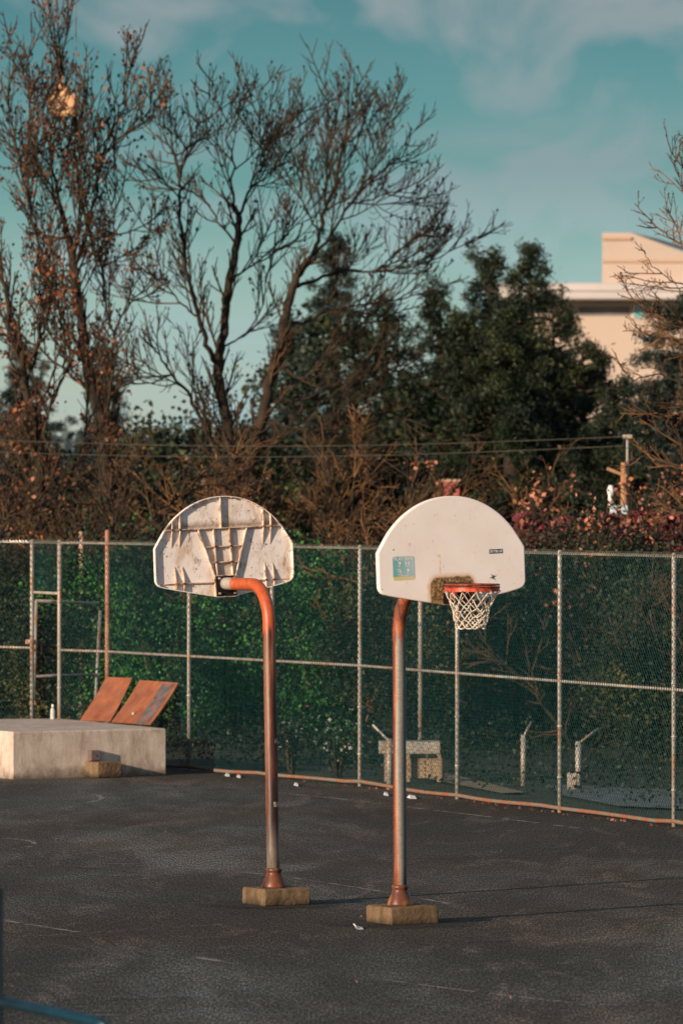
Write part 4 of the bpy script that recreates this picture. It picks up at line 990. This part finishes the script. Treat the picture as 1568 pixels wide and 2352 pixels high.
def clumps(cen, rad, nper, rg): return (np.array(cen)[:, None] + rg.normal(size=(len(cen), nper, 3)) * np.array(rad)).reshape(-1, 3)
def shrub(name, X, Y, w_, d_, h_, n, size, mt, label, seed, cat='shrub', group='green shrubs behind the fence', z0=0, clump=.22, mt2=None, n2=0, s2=.1):
    rg = np.random.default_rng(seed); root = thing(name, (X, Y, 0), label, cat, group)
    nc = 70; v = rg.normal(size=(nc, 3)); v /= np.linalg.norm(v, axis=1, keepdims=True); v *= rg.uniform(.35, 1.0, (nc, 1)) ** .5
    lump = 1 + .25 * np.sin(v[:, :1] * 5 + seed) * np.cos(v[:, 2:] * 4 + seed)
    c_ = v * lump * np.array([w_ / 2, d_ / 2, h_ / 2]) + np.array([X, Y, z0 + h_ * .5]); c_ = c_[c_[:, 2] > .02]
    cen = clumps(c_, (clump, clump, clump * .8), n // len(c_), rg); cen = cen[cen[:, 2] > .01]
    g = MB(); leaves(g, cen, rg.uniform(size * .6, size * 1.4, len(cen)), rg, .75); link('foliage', g, mt, root)
    if mt2 is not None:
        top = c_[rg.random(len(c_)) < .7]; cc = clumps(top, (clump * 1.2,) * 3, max(1, n2 // len(top)), rg); g = MB(); leaves(g, cc, rg.uniform(s2 * .6, s2 * 1.3, len(cc)), rg, .9); link('blossom', g, mt2, root)
    g = MB(); rr = random.Random(seed)
    for i in range(7):
        a = rr.uniform(0, 6.28); g.tube([(X, Y, -.03), (X + math.cos(a) * w_ * .12, Y + math.sin(a) * d_ * .12, h_ * .35), (X + math.cos(a) * w_ * .28, Y + math.sin(a) * d_ * .25, z0 + h_ * .7)], [.04, .025, .01], 5)
    link('stems', g, M['bark'], root, True); return root
gs = [(-7.0, 96.5, 3.0, 2.6, 2.9, 'ivydark', 'dark shrub behind the fence at the far left edge'),
      (-5.1, 94.6, 2.2, 2.2, 2.9, 'ivydark', 'dark green shrub behind the gate post'),
      (-4.35, 93.9, .9, 1.4, 2.2, 'ivyolive', 'olive green shrub seen through the open gate'),
      (-3.6, 91.8, 1.5, 1.6, 2.9, 'ivy', 'bright green shrub behind the fence right of the gate'),
      (-2.5, 89.6, 1.6, 1.6, 2.9, 'ivy', 'bright green shrub behind the rusty plates'),
      (-1.45, 87.6, 1.6, 1.6, 3.1, 'ivy', 'green shrub behind the fence, left of the left backboard pole'),
      (-.3, 86.2, 1.7, 1.6, 3.0, 'ivy', 'green shrub behind the fence between the poles, left part'),
      (.75, 84.8, 1.6, 2.0, 2.9, 'ivyolive', 'olive shrub behind the fence between the poles, right part'),
      (1.9, 87.5, 2.3, 2.2, 3.1, 'ivydark', 'dark shrub behind the fence below the net'),
      (3.4, 86.5, 2.5, 2.4, 3.2, 'ivydark', 'dark shrub behind the fence right of the net'),
      (4.9, 84.0, 2.6, 2.4, 3.1, 'ivydark', 'dark shrub behind the fence at the right edge'),
      (3.9, 80.5, 1.3, 1.4, 1.9, 'ivyolive', 'low olive shrub behind the right bay of fence'),
      (-.9, 90.5, 3.5, 1.6, 3.2, 'ivydark', 'deep dark shrub filling the view behind the left pole'),
      (-3.4, 95.5, 3.5, 1.6, 2.9, 'ivydark', 'deep dark shrub far behind the rusty post')]
for i, (x, y, w_, d_, h_, mt, lab) in enumerate(gs):
    if i != 2: x *= 1.11; y *= 1.11; w_ *= 1.15
    shrub('green_shrub', x, y, w_, d_, h_, int(7500 * w_), .055, M[mt], lab, 40 + i)
rg = np.random.default_rng(77); cen = []
for _ in range(34000):
    s_ = rg.uniform(0, FL[-1]); x, y = fpos(s_); dd = 1.2 + rg.random() ** .8 * 18; 
    cen.append((x + dd * .55 * (1 if x > 0 else .5), y + dd * .8 + .8, abs(rg.normal()) * .22))
g = MB(); leaves(g, np.array(cen), rg.uniform(.035, .08, len(cen)), rg, .7); tag(link('undergrowth', g, M['ivydark']), 'dark low undergrowth on the ground beyond the fence', 'undergrowth', kind='stuff')
shrub('white_flowering_shrub', P(775, 1680, 83.6).x, 83.6, .45, .4, .55, 500, .05, M['ivy'], 'small shrub with white blossom behind the fence between the poles', 70, z0=.25, clump=.09, mt2=M['whiteblossom'], n2=90, s2=.06, group=None)
shrub('white_flowering_shrub', P(668, 1678, 84.5).x, 84.5, .35, .4, .4, 300, .05, M['ivydark'], 'pale blossom shrub just right of the left pole behind the fence', 71, z0=.35, clump=.07, mt2=M['whiteblossom'], n2=60, s2=.06, group=None)
for i, (px, Y, w_, h_, lab) in enumerate([(90, 140, 6, 4.3, 'dark mass of evergreen scrub behind the left trees'), (330, 138, 3.4, 3.9, 'dark scrub low between the left and middle trees'), (500, 142, 4.5, 5.4, 'dark evergreen scrub behind the left backboard thicket'), (800, 146, 6, 7.4, 'dark evergreen scrub behind the gap between the boards')]):
    shrub('dark_shrub', (px - CX) * Y / FP, Y, w_, 3, h_, 15000, .13, M['conifer'], lab, 90 + i, group='dark scrub behind the bare trees', clump=.35)
# red hedge and pink magnolia on the right
rgx = P(1490, 1180, 100).x
hd = thing('maroon_hedge', (rgx, 101, 0), 'clipped maroon red hedge at the right above the fence', 'hedge')
rg = np.random.default_rng(6); n = 26000
x = rg.uniform(P(1180, 0, 101).x, P(1700, 0, 101).x, n); zt_ = 3.36 + .05 * np.sin(x * 3) + .03 * np.sin(x * 11); face = rg.random(n) < .75
z = np.where(face, rg.random(n) ** .7 * zt_, zt_ - rg.random(n) * .08); y = np.where(face, 100.3 + rg.random(n) * .25 + .05 * np.sin(x * 7 + z * 5), rg.uniform(100.3, 101.7, n))
g = MB(); leaves(g, np.stack([x, y, z], 1), rg.uniform(.05, .1, n), rg, .7); link('foliage', g, M['maroon'], hd)
g = MB()
for k in range(9): g.tube([(rgx - 2 + k * .5, 101, 0), (rgx - 2 + k * .5 + .1, 101, 2.6)], [.05, .02], 6)
link('stems', g, M['bark'], hd)
thicket('magnolia', 1290, 98, 1.5, 4.5, 12, 'magnolia with pink orange blossom rising above the fence on the right', 14, M['twig'], M['blossom'], cat='flowering tree', group='flowering shrubs on the right', leafn=7, lsize=.085, lprob=.34)
thicket('magnolia', 1200, 97, 1.3, 3.6, 6, 'lower pink blossom shrub beside the right backboard', 15, M['twig'], M['blossom'], cat='flowering tree', group='flowering shrubs on the right', leafn=7, lsize=.08, lprob=.22)
thicket('magnolia', 1360, 97, 1.0, 3.5, 6, 'golden brown blossom shrub in front of the maroon hedge', 16, M['twigpale'], M['blossom'], cat='flowering tree', group='flowering shrubs on the right', leafn=7, lsize=.075, lprob=.22)
thicket('magnolia', 890, 96, 1.6, 3.6, 7, 'low blossom shrub above the fence left of the right backboard', 17, M['twigpale'], M['blossom'], cat='flowering tree', group='flowering shrubs on the right', leafn=2, lsize=.09, lprob=.06)

def evergreen(name, cx, Y, h_, w_, seed, mt, label, n=20000, size=.16, shape='cone', z0=.0, group='evergreen trees behind the fence', cols=None):
    X = (cx - CX) * Y / FP; rg = np.random.default_rng(seed); root = thing(name, (X, Y, 0), label, 'tree', group)
    rr = random.Random(seed); g = MB(); g.tube([(X, Y, 0), (X + .1, Y, h_ * .5), (X, Y, h_ * .97)], [w_ * .05 + .08, w_ * .03 + .04, .02], 8)
    cens = []; nb = int(h_ * 12)
    for i in range(nb):
        q = (i + rr.random()) / nb; z = z0 + (h_ - z0) * q
        R_ = (w_ / 2) * ((1 - q) ** .85 if shape == 'cone' else min(1, 1.25 * (1 - q) ** .45) * (.75 + .25 * min(1, q * 5))); R_ = R_ * rr.uniform(.5, 1.3) + .18
        a = rr.uniform(0, 6.28); tip = Vector((X + math.cos(a) * R_, Y + math.sin(a) * R_, z - R_ * (.18 if shape == 'cone' else -.15)))
        bs = Vector((X, Y, z)); g.tube([bs, bs.lerp(tip, .5) + Vector((0, 0, .05)), tip], [.04, .02, .008], 4, False)
        k = max(2, int(R_ / .20))
        for j in range(k):
            f = .3 + .7 * (j + rr.random()) / k; p = bs.lerp(tip, f); s_ = .13 + .10 * (1 - f) * R_; cens.append((p.x + rr.gauss(0, s_), p.y + rr.gauss(0, s_), p.z + rr.gauss(0, s_ * .5)))
    link('trunk', g, M['bark'], root, True)
    cens = np.array(cens); k = max(3, int(n * 2.2) // len(cens)); cen = clumps(cens, (.095, .095, .085), k, rg)
    g = MB(); leaves(g, cen, rg.uniform(size * .40, size * .95, len(cen)), rg, .28, (0, 0, -.2 if shape == 'cone' else .25)); link('crown', g, mt, root)
    return root
ztop = lambda py, Y: CH - (py - HY) * Y / FP
evergreen('evergreen_tree', 1215, 150, ztop(565, 150), 3.4, 101, M['conifer'], 'dark pointed evergreen rising highest in front of the pale building', 30000, .17)
evergreen('evergreen_tree', 1120, 146, ztop(575, 146), 3.6, 102, M['conifer'], 'evergreen with a loose top just right of the sweeping bare branches', 26000, .17)
evergreen('evergreen_tree', 1165, 140, ztop(690, 140), 5.2, 103, M['conifer'], 'broad feathery evergreen above the right backboard', 46000, .17)
evergreen('evergreen_tree', 1065, 141, ztop(720, 141), 4.6, 114, M['conifer'], 'feathery evergreen just left of the broad one above the right backboard', 30000, .17)
evergreen('evergreen_tree', 1335, 143, ztop(800, 143), 2.6, 104, M['conifer'], 'rounded evergreen below the pale building wall', 26000, .17, 'round')
evergreen('evergreen_tree', 1268, 155, ztop(670, 155), 2.3, 108, M['conifer'], 'evergreen shoulder right of the pointed evergreen', 20000, .17, 'round')
evergreen('evergreen_tree', 1440, 138, ztop(880, 138), 3.4, 105, M['conifer'], 'low dark evergreen behind the utility pole', 22000, .16, 'round')
evergreen('evergreen_tree', 1570, 136, ztop(690, 136), 2.4, 106, M['firneedle'], 'dark evergreen behind the bare tree at the right edge', 24000, .16, 'round')
evergreen('evergreen_tree', 765, 158, ztop(535, 158), 4.4, 107, M['firneedle'], 'dark fir seen through the bare branches in the middle', 26000, .19)
evergreen('evergreen_tree', 1010, 152, ztop(660, 152), 4.6, 112, M['conifer'], 'dark evergreen under the ends of the sweeping bare branches', 30000, .17)
evergreen('evergreen_tree', 660, 160, ztop(740, 160), 3.6, 113, M['firneedle'], 'low dark fir left of the middle fir', 20000, .19)
evergreen('evergreen_tree', 880, 150, ztop(690, 150), 5.8, 109, M['conifer'], 'dark evergreen behind the gap between the two backboards', 34000, .17)
evergreen('evergreen_tree', 240, 190, ztop(800, 190), 4.0, 110, M['firneedle'], 'bluish distant fir glimpsed through the left tree', 14000, .24)
evergreen('evergreen_tree', 60, 185, ztop(790, 185), 4.0, 111, M['firneedle'], 'bluish distant fir behind the far left branches', 14000, .24)
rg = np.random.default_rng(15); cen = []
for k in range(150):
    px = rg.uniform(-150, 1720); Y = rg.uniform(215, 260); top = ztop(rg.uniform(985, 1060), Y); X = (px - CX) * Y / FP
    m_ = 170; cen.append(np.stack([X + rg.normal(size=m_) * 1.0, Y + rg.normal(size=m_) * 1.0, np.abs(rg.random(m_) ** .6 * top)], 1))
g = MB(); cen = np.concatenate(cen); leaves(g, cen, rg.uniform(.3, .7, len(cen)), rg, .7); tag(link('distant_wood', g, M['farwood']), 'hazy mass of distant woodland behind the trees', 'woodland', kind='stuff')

# ------------------------------------------------------------------ buildings and distant things
BY = 230
def BX(px): return (px - CX) * BY / FP
def BZ(py): return CH - (py - HY) * BY / FP
bd_ = thing('building', (BX(1450), BY, 0), 'large cream building with a square tower at the upper right', 'building')
g = MB(); x0, x1 = BX(1382), BX(1760)
prof = [(x0, BZ(534)), (BX(1449), BZ(535)), (BX(1570), BZ(580)), (BX(1700), BZ(628)), (x1, BZ(640)), (x1, BZ(665)), (x0, BZ(665))]
n = len(prof); V = [(x, BY, z) for x, z in prof] + [(x * 1.06 + .1, BY + 12, z + .35) for x, z in prof]
g.add(V, [list(range(n - 1, -1, -1)), list(range(n, 2 * n))] + [[i, (i + 1) % n, n + (i + 1) % n, n + i] for i in range(n)]); link('tower', g, M['wallpink'], bd_)
g = MB(); g.box(((x0 + x1) / 2, BY - .04, BZ(600)), (x1 - x0 - .02, .07, .10)); g.box(((x0 + BX(1449)) / 2, BY - .05, BZ(548)), (BX(1449) - x0 - .02, .09, .10)); g.box((BX(1420), BY - .04, BZ(641)), (.14, .06, .22)); link('trim', g, M['trimtan'], bd_)
g = MB(); V = [(BX(1449), BY + .3, BZ(533)), (BX(1530), BY + 6, BZ(534)), (BX(1760), BY + 6, BZ(606)), (x1, BY + .3, BZ(636))]
g.add(V + [(v[0], v[1], v[2] - .05) for v in V], [[0, 3, 2, 1], [4, 5, 6, 7], [0, 1, 5, 4], [1, 2, 6, 5], [2, 3, 7, 6], [3, 0, 4, 7]]); link('roof', g, M['greyroof'], bd_)
g = MB(); g.box(((BX(1130) + x1) / 2, BY + 2, (BZ(652) + BZ(690)) / 2), (x1 - BX(1130), 6.5, BZ(652) - BZ(690)), bev=.05); fsc = link('roof_fascia', g, M['fascia'], bd_)
g = MB(); g.box(((BX(1130) + x1) / 2, BY - 1.3, BZ(668)), (x1 - BX(1130), .06, .08)); link('fascia_lip', g, M['fascia'], fsc)
g = MB(); g.box(((BX(1180) + x1) / 2, BY + 5, BZ(690) / 2), (x1 - BX(1180), 9.2, BZ(690) - .02)); wl = link('wall', g, M['wallpink'], bd_)
g = MB(); g.box(((BX(1330) + BX(1445)) / 2, BY + .38, (BZ(704) + BZ(724)) / 2), (BX(1445) - BX(1330), .06, BZ(704) - BZ(724))); link('grey_band', g, M['greyroof'], bd_)
g = MB(); g.box((BX(1467), BY + .36, (BZ(702) + BZ(728)) / 2), (BX(1482) - BX(1452), .08, BZ(702) - BZ(728) + .1)); wi = link('window', g, M['fascia'], bd_)
g = MB(); g.box((BX(1467), BY + .31, (BZ(702) + BZ(728)) / 2), (BX(1479) - BX(1455), .05, BZ(702) - BZ(728))); link('pane', g, M['glass'], wi)

def house(px, Y, w_, h_, rh, wallm, roofm, lab, name='house'):
    X = (px - CX) * Y / FP; root = thing(name, (X, Y, 0), lab, 'house'); g = MB()
    V = []
    for y in (Y, Y + 5): V += [(X - w_ / 2, y, 0), (X + w_ / 2, y, 0), (X + w_ / 2, y, h_), (X, y, h_ + rh), (X - w_ / 2, y, h_)]
    g.add(V, [[4, 3, 2, 1, 0], [5, 6, 7, 8, 9], [0, 1, 6, 5], [1, 2, 7, 6], [3, 4, 9, 8], [2, 3, 8, 7], [4, 0, 5, 9]]); link('wall', g, wallm, root)
    g = MB(); sl_ = .25
    for s_ in (-1, 1):
        V = [(X, Y - .3, h_ + rh + .06), (X + s_ * (w_ / 2 + sl_), Y - .3, h_ - rh * sl_ * 2 / w_ + .04), (X + s_ * (w_ / 2 + sl_), Y + 5.2, h_ - rh * sl_ * 2 / w_ + .04), (X, Y + 5.2, h_ + rh + .06)]
        g.add(V + [(v[0], v[1], v[2] + .1) for v in V], [[0, 1, 2, 3], [7, 6, 5, 4], [0, 4, 5, 1], [1, 5, 6, 2], [2, 6, 7, 3], [3, 7, 4, 0]])
    link('roof', g, roofm, root)
    for dx in (-.25, .25):
        g = MB(); g.box((X + dx * w_, Y - .02, h_ * .62), (.7, .08, .7)); wi = link('window', g, M['white'], root); g = MB(); g.box((X + dx * w_, Y - .07, h_ * .62), (.58, .04, .58)); link('pane', g, M['black'], wi)
    return root
M['cream'] = noisemat('cream_siding', (.62, .50, .38), (.72, .60, .48), 1, .8, b_=0)
bb_ = P(1036, 1120, 137); hb = thing('brick_building', (bb_.x, bb_.y, 0), 'small flat roofed red brick building just above the right backboard', 'building')
g = MB(); g.box((bb_.x, bb_.y, ztop(1107, 137) / 2), (.34, .3, ztop(1107, 137))); link('wall', g, M['redbrick'], hb)
g = MB(); g.box((bb_.x - .03, bb_.y, ztop(1107, 137) + .03), (.44, .36, .05)); link('roof', g, M['trimtan'], hb)
# utility pole and wires
UY = 102.6; ux = (1432 - CX) * UY / FP
up_ = thing('utility_pole', (ux, UY, 0), 'wooden utility pole carrying wires at the right', 'utility pole')
g = MB(); g.lathe((ux, UY, 0), [(.068, 0), (.054, ztop(1065, UY)), (.04, ztop(1062, UY))], 12); link('pole', g, M['poleWood'], up_, True)
g = MB(); g.lathe((ux + .06, UY + .12, ztop(1070, UY)), [(.022, -.8), (.022, .47)], 10); g.box((ux + .06, UY + .1, ztop(1003, UY)), (.16, .10, .07), bev=.015); link('lamp_bracket', g, M['galv'], up_)
g = MB(); g.box((ux - .12, UY - .07, ztop(1085, UY)), (.34, .05, .05), Matrix.Rotation(R(22), 3, 'Y')); link('crossarm', g, M['poleWood'], up_)
for nm, y0, y1, lab in (('a', 1003, 1003, 'upper overhead wire running left from the utility pole'), ('b', 1031, 1024, 'lower overhead wire running left from the utility pole')):
    pts = []
    for k in range(25):
        s_ = k / 24; px = -200 + (1432 + 200) * s_; pts.append(P(px, y0 + (y1 - y0) * s_ + 22 * math.sin(math.pi * s_), UY + 0 * s_))
    g = MB(); g.tube(pts, .0065, 5); tag(link('overhead_wire', g, noisemat('aged_wire_' + nm, (.05, .045, .035), (.10, .085, .06), 2, .7)), lab, 'wire', 'overhead wires from the utility pole')
# white urn shape by the pole
v = P(1410, 1178, 102.2); vs = thing('marker_post', (v.x, v.y, 0), 'white post on a pale blue box beside the utility pole', 'post')
g = MB(); g.box((v.x + .08, v.y, v.z / 2 + .06), (.30, .2, v.z + .12), bev=.03); link('base_box', g, noisemat('pale_blue', (.35, .45, .5), (.5, .58, .62), 4, .7), vs)
g = MB(); g.lathe((v.x - .06, v.y, v.z + .12), [(.05, 0), (.04, .16), (.06, .24), (.03, .32)], 12); link('post', g, M['white'], vs, True)
# crane block hanging on two cables
KY = 115.9; kp = lambda px, py: P(px, py, KY)
kb = thing('crane_block', kp(145, 245), 'sunlit tan crane hook block hanging on two cables behind the left tree', 'crane block')
c_ = kp(146, 243); g = MB(); g.box(c_, (.52, .30, .38), bev=.05); link('block_body', g, M['hoist'], kb)
c_ = kp(140, 185); g = MB(); g.box(c_, (.13, .12, .28), taper=.6, bev=0); g.box(kp(141, 215), (.24, .18, .22)); link('block_neck', g, M['hoist'], kb)
g = MB(); hk = [kp(146, 268), kp(146, 282), kp(152, 292), kp(146, 300), kp(138, 294)]; g.tube(hk, .035, 8); link('hook', g, M['poleWood'], kb)
for px in (109, 175):
    g = MB(); g.tube([kp(px, 225), kp(px, -700)], .008, 6); link('cable', g, M['greystrip'], kb)
g = MB(); g.tube([kp(105, 222), kp(146, 208), kp(179, 222)], .025, 6); link('yoke', g, M['hoist'], kb)
